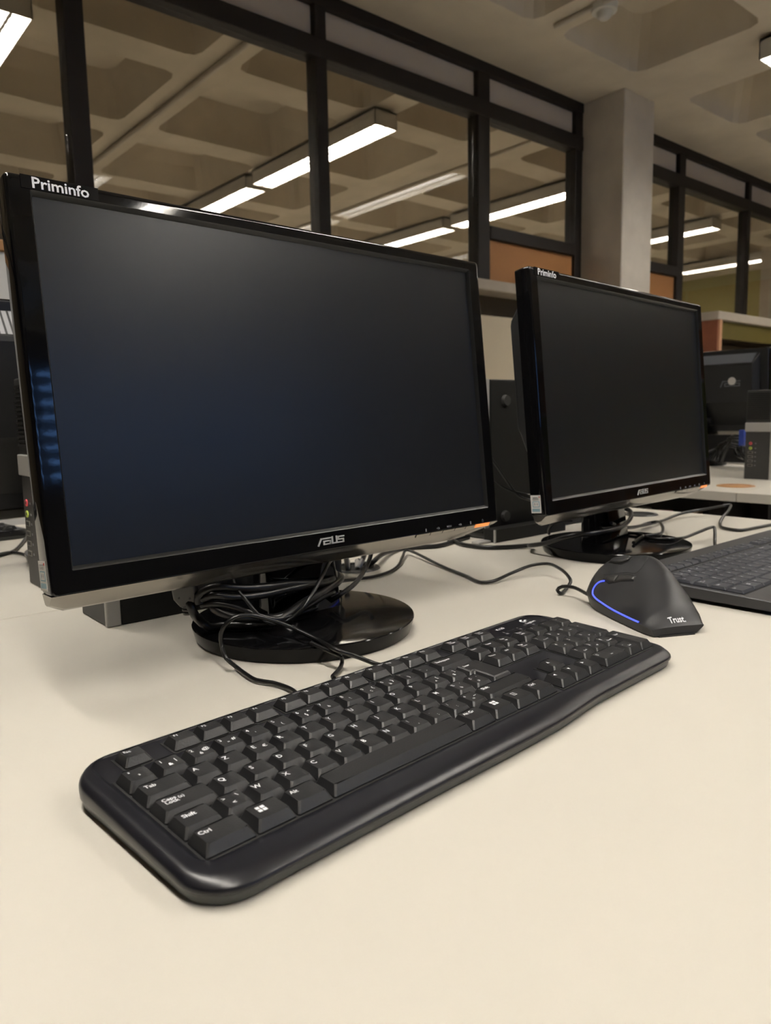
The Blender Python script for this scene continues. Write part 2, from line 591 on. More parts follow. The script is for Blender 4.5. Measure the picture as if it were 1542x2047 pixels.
# white cabinet with a wooden top at the far left
lc = empty('wood_top_cabinet', (-.2, YW - .35, ZF))
MB().box(0, 1.25, 0, .35, 0, 1.475).build('body', 'white_panel', lc, bevel=.003)
MB().box(-.01, 1.26, -.01, .35, 1.475, 1.508).build('top', 'wood', lc, bevel=.003)
tag(lc, 'white cabinet with a wooden top at the left edge behind the monitors', 'cabinet')

# bookcase at the right, under the second partition
bc = empty('bookcase', (5.28, 2.59, ZF))
MB().box(0, 3.2, 0, .325, 1.585, 1.645).build('top_board', 'sill_stone', bc, bevel=.005)
MB().box(.02, .06, .0, .325, 0, 1.585).build('side_board', 'wood_light', bc, bevel=.003)
MB().box(0.006, .02, .01, .325, 0, 1.585).build('side_face', 'wood_red', bc)
MB().box(3.14, 3.18, .0, .325, 0, 1.585).build('side_board', 'wood_light', bc, bevel=.003)
MB().box(.06, 3.14, .03, .05, 1.46, 1.58).build('fascia', 'olive', bc)
MB().box(.06, 3.14, .29, .32, 0, 1.46).build('back_board', 'shade_brown', bc)  # shade inside the bookcase is put into the board colour
for z in (.02, .55, 1.05):
    MB().box(.06, 3.14, .05, .29, z, z + .03).build('shelf', 'shade_brown', bc)
tag(bc, 'reddish wooden bookcase with a pale top at the right edge', 'bookcase')

# luminaires ------------------------------------------------------------------------
def luminaire(x, y0, y1, on, label, group):
    L = y1 - y0
    o = empty('ceiling_luminaire', (x, y0, ZC))
    hw, zt, zb = .088, -.018, -.118
    h = MB()
    h.box(-hw, hw, 0, L, zt - .012, zt)
    h.box(-hw, -hw + .006, 0, L, zb, zt)
    h.box(hw - .006, hw, 0, L, zb, zt)
    h.box(-hw, hw, 0, .006, zb, zt)
    h.box(-hw, hw, L - .006, L, zb, zt)
    h.build('housing', 'lum_white' if on else 'lum_off', o)
    for yy in (L * .2, L * .8):
        MB().box(-.03, .03, yy - .04, yy + .04, zt, 0).build('bracket', 'lum_white', o)
    for sx in (-.044, .044):
        MB().box(sx - .015, sx + .015, .03, L - .03, zb + .030, zb + .042).build('lamp', 'lum_on' if on else 'lum_off', o)
    lv = MB()
    n = int(L / .06)
    for k in range(1, n):
        yy = L * k / n
        lv.box(-hw + .006, hw - .006, yy - .0012, yy + .0012, zb + .004, zb + .022)
    lv.box(-.008, .008, .006, L - .006, zb + .002, zb + .030)
    lv.build('louvre', 'louvre', o)
    return tag(o, label, 'ceiling light', group)


G1, G2 = 'ceiling luminaires of this room', 'ceiling luminaires beyond the glass'
luminaire(4.20, .38, 1.86, True, 'lit ceiling luminaire at the right edge of the ceiling, reflected in the glass', G1)
luminaire(2.10, .36, 1.84, False, 'unlit ceiling luminaire above the desks, its dark ghost reflected in the glass', G1)
luminaire(4.20, -1.20, .28, True, 'lit ceiling luminaire just out of the picture, above and right of the desks', G1)
luminaire(2.10, -1.20, .28, True, 'lit ceiling luminaire behind the viewer, nearest the front desk', G1)
luminaire(-.05, -1.20, .28, True, 'lit ceiling luminaire above and left of the viewer', G1)
luminaire(-.05, .36, 1.84, True, 'lit ceiling luminaire out of the picture, above the left end of the desks', G1)
luminaire(2.10, -2.80, -1.32, True, 'lit ceiling luminaire well behind the viewer, in line with the desks', G1)
luminaire(6.34, .38, 1.86, True, 'lit ceiling luminaire above the island desk farther right', G1)
luminaire(6.34, -1.20, .28, True, 'lit ceiling luminaire far right behind the viewer', G1)
names = {1.03: 'left of the leftmost mullion', 3.17: 'crossing the middle mullion above the front monitor', 5.30: 'in the pane nearest the pillar',
         7.43: 'just right of the concrete pillar', 9.47: 'low against the lime wall at the right'}
for x in (1.03, 3.17, 5.30, 7.43, 9.47):
    luminaire(x, 3.70, 5.18, True, 'lit luminaire beyond the glass, ' + names[x], G2)
    luminaire(x, 5.28, 6.76, True, 'second, farther luminaire beyond the glass, ' + names[x], G2)

# conduits and the smoke detector on the ceiling
tag(MB().tube([(2.08, 3.25, ZC - .02), (2.08, 8.1, ZC - .02)], .016, 10, smooth=False).build('ceiling_conduit', 'pipe_white', smooth=40), 'straight conduit along the ceiling rib beyond the left pane', 'pipe', 'ceiling conduits')
tag(MB().tube([(3.19, -4.7, ZC - .012), (3.19, 2.44, ZC - .012)], .012, 10, smooth=False).build('ceiling_conduit', 'pipe_white', smooth=40), 'conduit leading to the smoke detector on the ceiling', 'pipe', 'ceiling conduits')
tag(MB().tube([(4.33, 3.25, ZC - .012), (4.33, 8.1, ZC - .012)], .012, 10, smooth=False).build('ceiling_conduit', 'pipe_white', smooth=40), 'conduit on the wide beam beyond the glass, by its reflected light', 'pipe', 'ceiling conduits')
sd = empty('smoke_detector', (3.235, 2.19, ZC))
MB().lathe([(.001, -.030), (.058, -.030), (.062, -.010), (.062, 0), (.001, 0)], 28).build('base', 'lum_white', sd, smooth=40)
MB().lathe([(.001, -.065), (.020, -.063), (.032, -.052), (.036, -.030), (.001, -.030)], 28).build('head', 'lum_white', sd, smooth=40)
tag(sd, 'round white smoke detector on the ceiling at the top of the picture', 'smoke detector')


# desks ------------------------------------------------------------------------------
def desk(x0, x1, y0, y1, label):
    d = empty('desk', (x0, y0, ZF))
    w, t = x1 - x0, y1 - y0
    MB().box(.0008, w - .0008, .0008, t - .0008, .74 - .024, .74).build('desk_top', 'laminate', d, bevel=.0012)
    for sx in (.06, w - .10):
        for sy in (.06, t - .10):
            MB().box(sx, sx + .04, sy, sy + .04, 0, .716).build('leg', 'frame_dark', d, bevel=.003)
    MB().box(.10, w - .10, .07, .09, .65, .714).build('apron', 'frame_dark', d)
    MB().box(.10, w - .10, t - .09, t - .07, .65, .714).build('apron', 'frame_dark', d)
    if x0 > 1.5:
        MB().box(.24, .26, .02, t - .02, .02, .716).build('dark_gap_panel', 'frame_dark', d)  # added black panel that keeps the gap below the desk dark
        MB().box(.10, .24, .02, t - .02, .60, .606).build('cable_tray', 'frame_dark', d)
    return tag(d, label, 'desk', 'white laminate desks')


desk_a = desk(-.137, 1.463, .067, .867, 'white laminate desk in the foreground carrying the keyboard and both monitors')
desk(-.137, 1.463, .867, 1.667, 'white laminate desk back to back behind the foreground desk')
desk_c = desk(1.897, 3.497, .868, 1.668, 'white laminate desk across the gap carrying the tower with pink and green sockets')
desk(1.897, 3.497, .068, .868, 'empty white laminate desk across the gap at the right edge')


def grommet(desk_, x, y, r, label, ring='grommet', hole='gap_dark'):
    g = empty('cable_grommet')
    g.parent = desk_
    g.location = (x - desk_.location.x, y - desk_.location.y, -ZF)
    g['label'] = label
    MB().lathe([(r * .74, .0004), (r * .76, .0022), (r * .95, .0022), (r, .0003), (r * .74, .0003)], 40).build('ring', ring, g, smooth=40)
    MB().lathe([(.0005, .0006), (r * .75, .0006), (r * .75, .0002), (.0005, .0002)], 40).build('centre_disc', hole, g)  # disc on the uncut top; black stands in for the hole's dark


# oddments in the cable tray below the desk across the gap
zt_ = ZF + .606
tag(MB().box(2.03, 2.06, 1.125, 1.165, zt_, zt_ + .052).build('red_box', 'red_box', bevel=.003), 'small red box in the dark tray under the desk across the gap', 'box')
tag(MB().box(2.03, 2.06, 1.035, 1.060, zt_, zt_ + .058).build('brown_box', 'wood_light', bevel=.003), 'small brownish box in the dark tray right of the red box', 'box')
tag(MB().box(2.03, 2.06, 1.195, 1.225, zt_, zt_ + .056).build('grey_box', 'cable_grey', bevel=.003), 'small grey box in the dark tray left of the red box', 'box')
grommet(desk_a, .6226, .8101, .0352, 'black cable grommet behind the front monitor')
grommet(desk_a, 1.372, .822, .0352, 'black cable grommet behind the second monitor')
grommet(desk_c, 2.06, .945, .05, 'wooden cable hole cover', 'wood', 'wood')
# ================================================================== MONITORS
SW, SH, BX, BT, BB, DP = .4766, .2699, .01865, .0135, .0205, .0045
HW, ZT = SW / 2 + BX, SH + BT
ASUS = [[(0, 0.02), (.38, .9), (.78, .9)],
        [(1.58, .9), (.98, .9)], [(.70, .52), (1.50, .52), (1.50, .1), (.70, .1), (.70, .38)],
        [(1.76, .98), (1.76, .1), (2.30, .1), (2.30, .98)],
        [(3.22, .9), (2.52, .9), (2.52, .52), (3.16, .52), (3.16, .1), (2.48, .1)]]


def ring_xz(x0, x1, z0, z1, r, y, n=3):
    return [(x, y, z) for x, z in rrect(x0, x1, z0, z1, r, n)]


def make_monitor(base_xy, origin, yaw, tilt, label, front=True, sticker=True, lift=0.0, vent='vent_grey', logo_x=0.0, group='matching black monitors'):
    bx, by = base_xy
    root = empty('monitor', (bx, by, 0), yaw)
    # stand
    MB().lathe([(.001, 0), (.1045, 0), (.1062, .0010), (.1072, .0040), (.1094, .0120), (.1096, .0138), (.1090, .0147), (.107, .0149), (.09, .0152), (.06, .0157), (.03, .0160), (.001, .0161)], 72).build('base', 'gloss_base', root, smooth=35)
    c, s = math.cos(-yaw), math.sin(-yaw)
    dx, dy = origin[0] - bx, origin[1] - by
    lo = Vector((c * dx - s * dy, s * dx + c * dy, origin[2] + lift))
    rot = (-tilt, 0, 0)
    nx = lo.x
    zn = origin[2] + lift + .075
    nk = MB()
    prof = []
    for z, hw, y0, y1 in ((.0105, .046, -.002, .036), (.030, .0445, .001, .035), (.060, .043, .006, .036), (zn, .043, .014, .044)):
        prof.append([(nx + x, y, z) for x, y in rrect(-hw, hw, y0, y1, .006, 3)])
    nk.rings(prof)
    nk.build('neck', 'gloss_black', root, smooth=30)
    MB().rings([[(x, lo.y + .034 + .016 * math.cos(a), origin[2] + lift + .018 + .016 * math.sin(a)) for a in [2 * math.pi * k / 20 for k in range(20)]] for x in (nx - .052, nx + .052)]).build('hinge', 'satin_black', root, smooth=40)

    def P(mb, name, m, **kw):
        return mb.build(name, m, root, loc=lo, rot=rot, **kw)

    # glossy frame round the screen
    b = MB()
    si, st = SW / 2, SH
    rings = [ring_xz(-HW + .001, HW - .001, -BB + .0005, ZT - .001, .003, .0215),
             ring_xz(-HW, HW, -BB, ZT, .003, .012),
             ring_xz(-HW, HW, -BB, ZT, .003, .0030),
             ring_xz(-HW + .0002, HW - .0002, -BB + .0001, ZT - .0003, .003, .0016),
             ring_xz(-HW + .0008, HW - .0008, -BB + .0002, ZT - .0010, .003, .0006),
             ring_xz(-HW + .0016, HW - .0016, -BB + .0004, ZT - .0020, .003, .0001),
             ring_xz(-HW + .0026, HW - .0026, -BB + .0006, ZT - .0032, .003, 0),
             ring_xz(-HW + .0036, HW - .0036, -BB + .0014, ZT - .0042, .003, 0),
             ring_xz(-si - .0032, si + .0032, -.0038, st + .0040, .0012, 0),
             ring_xz(-si - .0024, si + .0024, -.0030, st + .0032, .0012, 0)]
    b.rings(rings, cap0=False, cap1=False)
    P(b, 'bezel', 'gloss_black', smooth=32)
    rim = MB()
    rim.rings([ring_xz(-si - .0024, si + .0024, -.0030, st + .0032, .0012, 0), ring_xz(-si - .0016, si + .0016, -.0021, st + .0023, .0010, .0006),
               ring_xz(-si, si, 0, st, .0005, DP)], cap0=False, cap1=False)
    P(rim, 'inner_rim', 'rim_satin', smooth=40)
    # matt screen
    s_ = MB()
    s_.rings([ring_xz(-si - .001, si + .001, -.001, st + .001, .0005, DP + .0006), ring_xz(-si, si, 0, st, .0005, DP - .0002)])
    P(s_, 'screen', 'screen')
    # rear housing: thin frame and bulge
    h = MB()
    h.rings([ring_xz(-HW + .002, HW - .002, -BB + .002, ZT - .002, .004, .0205),
             ring_xz(-HW + .004, HW - .004, -BB + .003, ZT - .004, .004, .0235)])
    P(h, 'back_frame', 'satin_black', smooth=30)
    bw = HW - .030
    g = MB()
    outl = [(.0235, .268), (.060, .232), (.062, .225), (.062, .092), (.058, .084), (.0235, .004)]
    g.rings([[(sx * (bw - (0.012 if yy > .05 else 0)), yy, zz) for yy, zz in outl] for sx in (-1, 1)])
    hb = P(g, 'back_housing', 'satin_black', bevel=.002)
    # ventilation slats on the sloped top of the bulge
    dyv, dzv = .0365, -.036
    L = math.hypot(dyv, dzv)
    ny, nz = -dzv / L, dyv / L
    plate = MB()
    q = []
    for t in (.06, .94):
        q.append((.0235 + dyv * t, .268 + dzv * t))
    pv = [(-bw + .012, *q[0]), (bw - .012, *q[0]), (bw - .016, *q[1]), (-bw + .016, *q[1])]
    plate.rings([[(x, y + ny * .0002, z + nz * .0002) for x, y, z in pv], [(x, y + ny * .0006, z + nz * .0006) for x, y, z in pv]])
    vp = P(plate, 'vent_plate', vent)
    sl = MB()
    n = 46
    for k in range(n):
        x = -bw + .024 + (2 * bw - .048) * k / (n - 1)
        sl.rings([[(x - .0014, q[0][0] + ny * e, q[0][1] + nz * e), (x + .0014, q[0][0] + ny * e, q[0][1] + nz * e),
                   (x + .0014, q[1][0] + ny * e, q[1][1] + nz * e), (x - .0014, q[1][0] + ny * e, q[1][1] + nz * e)] for e in (.0006, .0010)])
    so = P(sl, 'vent_slots', 'matte_black' if vent == 'vent_grey' else 'vent_blue')
    so['kind'] = 'stuff'
    # logo on the back
    lg = MB()
    add_strokes(lg, ASUS, .17, lambda x, y, e: (logo_x + (1.6 - x) * .022, .0621 + e, .150 + y * .022), 0, .0006)
    P(lg, 'rear_logo', 'vent_blue')
    # reflecting trim under the bezel, shallower towards the right end
    prof = [(.0006, -BB + .0002), (.0035, -BB - .0030), (.0095, -BB - .0105), (.0165, -BB - .0128), (.0205, -BB - .011), (.0205, -BB + .002)]
    xs = [-HW, -HW + .004, -HW + .012, -.20, -.10, 0, .10, .16, .19, .205, .22, .232, .243, .251, HW]
    rr = []
    for x in xs:
        k = 1.0 + .16 * max(0, min(1, (x + .05) / .2))
        if x > .175:
            k *= max(.25, 1 - .75 * ((x - .175) / (HW - .175)) ** 1.8)
        if x < -HW + .012:
            k *= .55 + .45 * (x + HW) / .012
        rr.append([(x, y if z > -BB else .0006 + (y - .0006) * (.55 + .45 * k), -BB + (z + BB) * k if z < -BB else z) for y, z in prof])
    t = MB()
    t.rings(rr)
    P(t, 'chin_trim', 'chin_trim', smooth=40)
    if front:
        lg = MB()
        add_strokes(lg, ASUS, .19, lambda x, y, e: (-.0126 + x * .0097, .0003 - e, -.0150 + y * .0068), 0, .0008)
        P(lg, 'front_logo', 'logo_silver')
        # firm's name on a small black label
        pl = MB()
        pl.box(-.2465, -.1905, -.0004, .0002, SH + .0036, SH + .0132)
        po = P(pl, 'name_label', 'label_black')
        tx = MB()
        add_text(tx, 'Priminfo', lambda x, y: (-.2185 + x * .0118 * 1.04, -.0006, SH + .0080 + y * .0112))
        o = tx.build('name_lettering', 'print_white', po)
        # buttons and the standby light
        for x0, x1 in ((.119, .1405), (.1415, .160), (.161, .180), (.181, .1985), (.1995, .2155)):
            q = MB()
            q.rings([[(x0, -.0001, -BB - .0002), (x1, -.0001, -BB - .0002), (x1, .0022, -BB - .0032), (x0, .0022, -BB - .0032)],
                     [(x0, .004, -BB - .0002), (x1, .004, -BB - .0002), (x1, .006, -BB - .0032), (x0, .006, -BB - .0032)]])
            P(q, 'button', 'silver' if False else 'chin_trim', bevel=.0003, segs=1)
        q = MB()
        q.rings([[(.2165, -.0004, -BB + .0000), (.2415, -.0004, -BB + .0000), (.2405, .0018, -BB - .0036), (.2165, .0018, -BB - .0036)],
                 [(.2165, .004, -BB + .0000), (.2415, .004, -BB + .0000), (.2405, .006, -BB - .0036), (.2165, .006, -BB - .0036)]])
        P(q, 'standby_light', 'led_orange', bevel=.0004, segs=1)
        mk = MB()
        zc = -BB + .0033
        for xx in (.1336, .207):
            mk.box(xx - .0008, xx + .0008, -.0003, .0002, zc - .0016, zc + .0016)
        for xx in (.1526, .1889):
            mk.box(xx - .0022, xx - .0008, -.0003, .0002, zc - .0004, zc + .0004)
            mk.box(xx - .0002, xx + .0002, -.0003, .0002, zc - .0013, zc + .0013)
            mk.rings([[(xx + .0008, e, zc - .001), (xx + .0026, e, zc - .001), (xx + .0017, e, zc + .0012)] for e in (-.0003, .0002)])
        add_text(mk, 'MENU', lambda x, y: (.1705 + x * .0028, -.0003, zc + y * .0028))
        for a in range(10):
            t0, t1 = math.radians(120 + a * 30), math.radians(120 + (a + 1) * 30)
            mk.face([(.2284 + r * math.cos(tt), -.0003, zc + r * math.sin(tt)) for r, tt in ((.0016, t0), (.0013, t0), (.0013, t1), (.0016, t1))])
        mk.box(.2282, .2286, -.0003, .0002, zc + .0002, zc + .002)
        P(mk, 'button_symbols', 'print_grey')
    if sticker:
        st_ = MB()
        X = -HW - .0004
        st_.box(X, X + .0006, .0062, .0205, -.0160, .0062)
        sk = P(st_, 'side_sticker', 'label_white')
        bl = MB()
        bl.box(X - .0002, X, .0078, .0180, -.0088, -.0012)
        bl.box(X - .0002, X, .0078, .0190, -.0142, -.0104)
        bl.build('sticker_print', 'label_blue', sk)
        pe = MB()
        pe.box(X - .0003, X, .0090, .0168, -.0078, -.0022)
        pe.build('sticker_window', 'label_white', sk)
        ic = MB()
        for yy in (.0112, .0146):
            ic.box(X - .0004, X, yy - .0004, yy + .0004, -.0066, -.0030)
            ic.box(X - .0004, X, yy - .0010, yy + .0010, -.0050, -.0046)
        for k, t_ in enumerate(('CLASSE',)):
            add_text(ic, t_, lambda x, y: (X - .0004, .0135 - x * .0028, .0010 + y * .0026))
        ic.box(X - .0004, X, .0100, .0172, .0030, .0036)
        ic.build('sticker_symbol', 'print_grey', sk)
        rd = MB()
        rd.box(X - .0004, X, .0072, .0084, .0030, .0048)
        rd.build('sticker_mark', 'label_red', sk)
    return tag(root, label, 'monitor', group)


Y1R, T1R, Y2R, T2R = math.radians(2.911), .10179, math.radians(5.261), .09042
make_monitor((.402, .608), (.4090, .5741, .1044), Y1R, T1R, 'large black monitor with a blank screen behind the front keyboard')
make_monitor((.982, .630), (.9880, .5914, .1044), Y2R, T2R, 'second black monitor with a blank screen, behind the vertical mouse')
make_monitor((.40, 1.178), (.40, 1.218, .1044), math.radians(180), .10, 'black monitor seen from behind at the left edge, grey vents on top', front=False, sticker=False)
far_monitor = make_monitor((2.80, 1.44), (2.84, 1.44, .1044), math.radians(90), .08, 'black monitor seen from behind on the desk across the gap', front=False, sticker=False, lift=.045, vent='vent_blue', logo_x=-.135)
dot = MB()
dot.disc_y(.0335, .0375, -.142, .314, .014, 24)
dot.build('round_sticker', 'label_white', far_monitor, smooth=40)['label'] = 'round white sticker'


# ================================================================== TOWER COMPUTERS
def make_tower(label, loc):
    """Slim tower: front faces -x, narrow along y."""
    W, D, Hh = .080, .30, .266
    t = empty('tower_computer', loc)
    MB().box(.014, D, .0, W, 0, Hh).build('case', 'tower_case', t, bevel=.002)
    fr = MB()
    fr.box(0, .014, .006, W - .001, 0.0, .143)
    fr.box(0, .014, .006, W - .001, .170, Hh)
    fr.build('front_panel', 'tower_front', t, bevel=.002)
    MB().box(-.003, .014, .004, W, .143, .170).build('silver_band', 'silver', t, bevel=.0015)
    MB().box(-.001, .014, -.001, .006, 0, Hh).build('corner_strip', 'silver', t, bevel=.0015)
    for k in range(14):
        z = .180 + k * .0057
        MB().box(-.0018, .001, .010, W - .004, z, z + .003).build('vent_rib', 'tower_case', t)
    yy = W - .018
    for z, m in ((.108, 'port_pink'), (.0935, 'port_green')):
        p = MB().disc_x(-.0015, .004, yy, z, .0045, 18).build('audio_socket', m, t, smooth=40)
        MB().disc_x(-.0018, .003, yy, z, .0018, 12).build('hole', 'port_dark', p)
    for z in (.081, .068, .055, .042):
        u = MB().box(-.0012, .004, yy - .0075, yy + .0075, z - .0035, z + .0035).build('usb_socket', 'port_rim', t, bevel=.0005)
        MB().box(-.0016, .003, yy - .0058, yy + .0058, z - .0022, z + .0022).build('slot', 'port_dark', u)
    mk = MB()
    for z in (.108, .0935, .081, .068, .055, .042):
        mk.box(-.0004, .0, yy - .0165, yy - .0125, z - .0014, z + .0014)
    mk.build('socket_symbols', 'print_grey', t)
    for xx in (.05, .24):
        for zz in (.035, .232):
            MB().disc_y(W, W + .006, xx, zz, .0098, 20, .0085).build('rubber_foot', 'tower_front', t, smooth=40)
    return tag(t, label, 'computer', 'slim black tower computers')


make_tower('dark tower computer with pink and green sockets at the left edge', (.2588, .965, 0))
make_tower('tower computer mostly hidden under the front monitor, its silver corner strip showing', (.257, .752, 0))
make_tower('tower computer on the desk across the gap at the right edge', (2.293, .950, 0))
tw = make_tower('tower computer standing upside down between the monitors, rubber feet towards the viewer', (.925, .922, .2675))
tw.rotation_euler = (math.pi, 0, 0)
ft = empty('computer_stand', (.909, .806, 0))
MB().box(0.002, .19, 0.0, .026, 0, .0217).build('body', 'tower_case', ft, bevel=.001)
MB().box(-.001, .002, -.001, .002, 0, .0217).build('edge_strip', 'silver', ft)
MB().box(-.03, .0, .008, .024, 0.0, .004).build('foot', 'silver', ft, bevel=.001)
tag(ft, 'low black stand with a bright corner in front of the upside down tower', 'stand')
MB().box(-.001, .010, .079, .081, 0, .266).build('corner_strip', 'silver', tw, bevel=.0005)
MB().box(-.0015, .0002, .044, .074, .010, .032).build('white_label', 'label_white', tw, bevel=.0004)


# ================================================================== KEYBOARDS
U = .01905


def rect_ring(w, d, cut, cx, cy, z):
    """Rectangle with cut corners, counter-clockwise, 8 points."""
    x, y = w / 2, d / 2
    return [(cx - x + cut, cy - y, z), (cx + x - cut, cy - y, z), (cx + x, cy - y + cut, z), (cx + x, cy + y - cut, z),
            (cx + x - cut, cy + y, z), (cx - x + cut, cy + y, z), (cx - x, cy + y - cut, z), (cx - x, cy - y + cut, z)]


KEYMESH = {}


def key_mesh(w, d, h, dish, material):
    k = (round(w, 5), round(d, 5), round(h, 5), dish, material)
    if k in KEYMESH:
        return KEYMESH[k]
    bw, bd = w - .0012, d - .0012
    if h > .004:
        tw_, td, off = bw - .0052, bd - .0042, .0009
    else:
        tw_, td, off = bw - .0026, bd - .0030, .0004
    mb = MB()
    mb.rings([rect_ring(bw, bd, .0008, 0, 0, 0), rect_ring(bw, bd, .0008, 0, 0, .0008), rect_ring(tw_, td, .0011, 0, off, h)], cap1=False)
    # dished top: strips across the width
    n = 6
    base = len(mb.v)
    x = tw_ / 2
    for i in range(n + 1):
        xx = -x + 2 * x * i / n
        zz = h - dish * (1 - (xx / x) ** 2)
        cut = .0011 if i in (0, n) else 0
        mb.v += [(xx, off - td / 2 + cut, zz), (xx, off + td / 2 - cut, zz)]
    for i in range(n):
        mb.f.append([base + 2 * i, base + 2 * i + 2, base + 2 * i + 3, base + 2 * i + 1])
    # skirts closing the curved front and back edges
    for e in (0, 1):
        yy = off + (td / 2 if e else -td / 2)
        i0 = len(mb.v)
        pts = [(-x + 2 * x * i / n, yy, h - dish * (1 - ((-1 + 2 * i / n)) ** 2)) for i in range(1, n)]
    me = bpy.data.meshes.new('key')
    me.from_pydata(mb.v, [], mb.f)
    bm = bmesh.new()
    bm.from_mesh(me)
    bmesh.ops.remove_doubles(bm, verts=bm.verts, dist=.00002)
    bmesh.ops.recalc_face_normals(bm, faces=bm.faces)
    bm.to_mesh(me)
    bm.free()
    me.materials.append(MATS[material])
    KEYMESH[k] = (me, tw_, td, off)
    return KEYMESH[k]


def add_key(parent, x, y, w, h, legends, dish=.0006, d=U, material='kb_key', zb=0.0, size=1.0, print_mat='print_white'):
    """Key whose cell has its front left corner at (x, y); legends = [(text, fx, fy, size_mm)] on the key top."""
    me, tw_, td, off = key_mesh(w, d, h, dish, material)
    o = bpy.data.objects.new('key', me)
    col.objects.link(o)
    o.parent = parent
    o.location = (x + w / 2, y + d / 2, zb)
    if legends:
        mb = MB()

        def top(px, py):
            q = max(-1, min(1, px / (tw_ / 2)))
            return (px, py, h - dish * (1 - q * q) + .00012)
        for t, fx, fy, mm in legends:
            ox, oy, sz = fx * tw_ / 2, off + fy * td / 2, mm / 1000 * size * 1.22 / .70
            if t == '_win':
                for ax, ay in ((-.5, -.5), (.06, -.5), (-.5, .06), (.06, .06)):
                    e = .44
                    mb.face([top(ox + (ax + i) * sz, oy + (ay + j) * sz) for i, j in ((0, 0), (e, 0), (e, e), (0, e))])
            elif t == '_menu':
                for ax, ay, ww, hh in ((-.45, -.5, .9, .12), (-.45, .38, .9, .12), (-.45, -.5, .1, 1), (.35, -.5, .1, 1), (-.25, -.2, .5, .1), (-.25, .05, .5, .1)):
                    mb.face([top(ox + (ax + i * ww) * sz, oy + (ay + j * hh) * sz) for i, j in ((0, 0), (1, 0), (1, 1), (0, 1))])
            elif t in ('_l', '_r', '_u', '_d'):
                rot = {'_u': 0, '_l': 90, '_d': 180, '_r': 270}[t]
                a = math.radians(rot)
                mb.face([top(ox + (px * math.cos(a) - py * math.sin(a)) * sz, oy + (px * math.sin(a) + py * math.cos(a)) * sz) for px, py in ((-.4, -.35), (.4, -.35), (0, .45))])
            else:
                add_text(mb, t, lambda gx, gy: top(ox + gx * sz, oy + gy * sz))
        mb.build('legend', print_mat, o)
    return o


